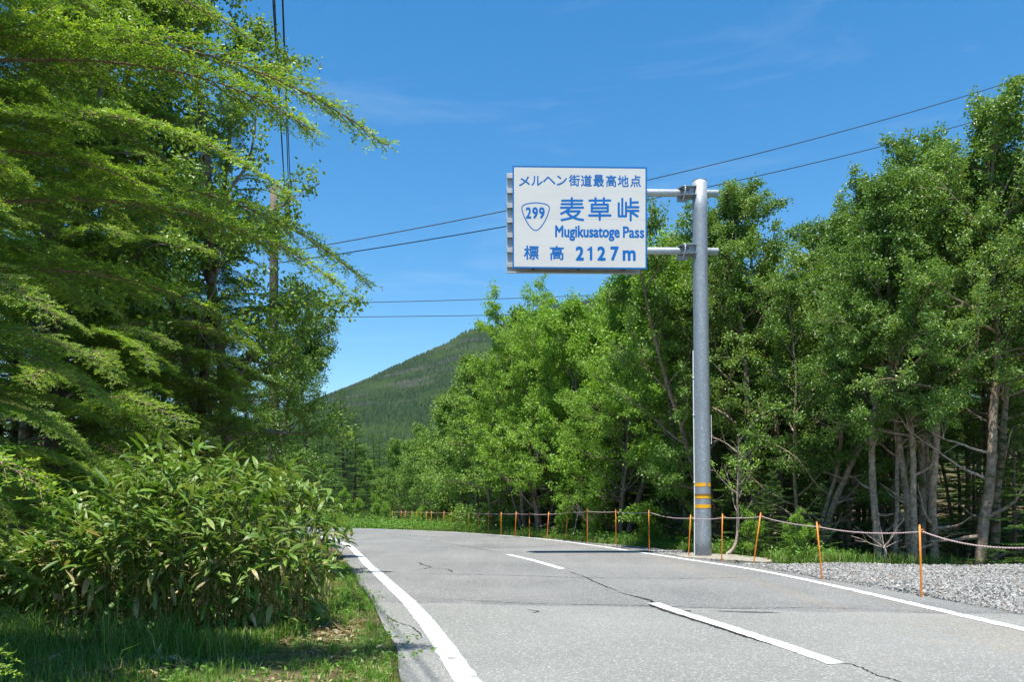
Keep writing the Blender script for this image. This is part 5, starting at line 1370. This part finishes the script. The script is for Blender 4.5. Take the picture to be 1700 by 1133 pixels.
C = np.stack([X_, Y_, gh(X_, Y_) + rs.uniform(0.05, 0.75, nb) * np.where(Y_ < 50, 0.5, 1.0)], 1); leaf_cloud(rs, mb, C, norm(rs.normal(0, 1, C.shape)), 12, (0.2, 0.2, 0.14), 0.13, 0.55, 0.8)
tag(mb.build('verge_weeds', M['weed']), 'leafy green weeds lining the right verge and the far bend', 'weeds', kind='stuff')
# broad weeds and tussocks breaking the left turf and its edge
nb = 900; Y_ = 4.4 + 13 * rs.rand(nb) ** 1.6; e_ = np.interp(Y_, LEFT_EDGE[:, 1], LEFT_EDGE[:, 0])
X_ = e_ + 0.10 * rs.normal(0, 1, nb) - 0.02 - 2.2 * rs.rand(nb) ** 1.8 * np.interp(Y_, [4, 8, 9, 20], [1, 0.8, 0.3, 0.15])
k_ = vnoise(X_ * 2.1 + 11, Y_ * 2.1) > rs.uniform(0.25, 0.8, nb); X_, Y_ = X_[k_], Y_[k_]
mb = MB(); C = np.stack([X_, Y_, np.maximum(gh(X_, Y_), -0.03) + rs.uniform(0.01, 0.06, len(X_))], 1)
leaf_cloud(rs, mb, C, norm(rs.normal(0, 1, C.shape)), 9, (0.045, 0.045, 0.015), 0.045, 0.5, 0.9)
nt2 = 170; Yt2 = 4.4 + 12 * rs.rand(nt2) ** 1.6; e_ = np.interp(Yt2, LEFT_EDGE[:, 1], LEFT_EDGE[:, 0]); Xt2 = e_ - 0.02 + 0.05 * rs.normal(0, 1, nt2) - 1.9 * rs.rand(nt2) ** 1.7 * np.interp(Yt2, [4, 8, 9, 20], [1, 0.8, 0.3, 0.15])
X_ = np.repeat(Xt2, 34) + rs.normal(0, 0.035, nt2 * 34); Y_ = np.repeat(Yt2, 34) + rs.normal(0, 0.035, nt2 * 34)
blades(mb, X_, Y_, gh(X_, Y_) - 0.005, rs.uniform(0.05, 0.16, len(X_)), rs.uniform(0.0016, 0.003, len(X_)), rs, 1.0)
tag(mb.build('turf_weeds', M['weed']), 'small weeds and tussocks in the turf by the left road edge', 'weeds', kind='stuff')
# dry leaf litter on the left
mb = MB(); nb = 9500; X_ = rs.uniform(-4.6, -0.9, nb); Y_ = rs.uniform(4.3, 8.2, nb)
e_ = np.interp(Y_, LEFT_EDGE[:, 1], LEFT_EDGE[:, 0])
k_ = (X_ < e_ - 0.1) & (vnoise(X_ * 1.4 + 50, Y_ * 1.4) > rs.uniform(0.3, 0.85, nb)); X_, Y_ = X_[k_], Y_[k_]
P = np.stack([X_, Y_, gh(X_, Y_) + rs.uniform(0.005, 0.03, len(X_))], 1); l = rs.uniform(0.03, 0.14, len(X_))
quads_leaves(mb, P, norm(rs.normal(0, 1, P.shape) * [1, 1, 0.15]), norm(np.array([0, 0, 1.0]) + rs.normal(0, 0.35, P.shape)), l, l * rs.uniform(0.15, 0.4, len(X_)), 0.3)
tag(mb.build('leaf_litter', M['litter']), 'dry tan fallen leaves scattered in the left grass', 'fallen leaves', kind='stuff')

# ================================================================== air
hm, hnt, hout = new_mat('haze'); hn = N(hnt)
pv = hn('ShaderNodeVolumePrincipled')
pv.inputs['Color'].default_value = (0.82, 0.9, 1.0, 1); pv.inputs['Density'].default_value = 2.8e-5; pv.inputs['Anisotropy'].default_value = 0.2
hn.lk(pv.outputs[0], hout.inputs['Volume'])
mb = MB(); mb.add(*box_vf((0, 500, 212), (12200, 13200, 432))); tag(mb.build('haze', hm), 'thin pale blue haze in the mountain air', 'haze', kind='stuff')
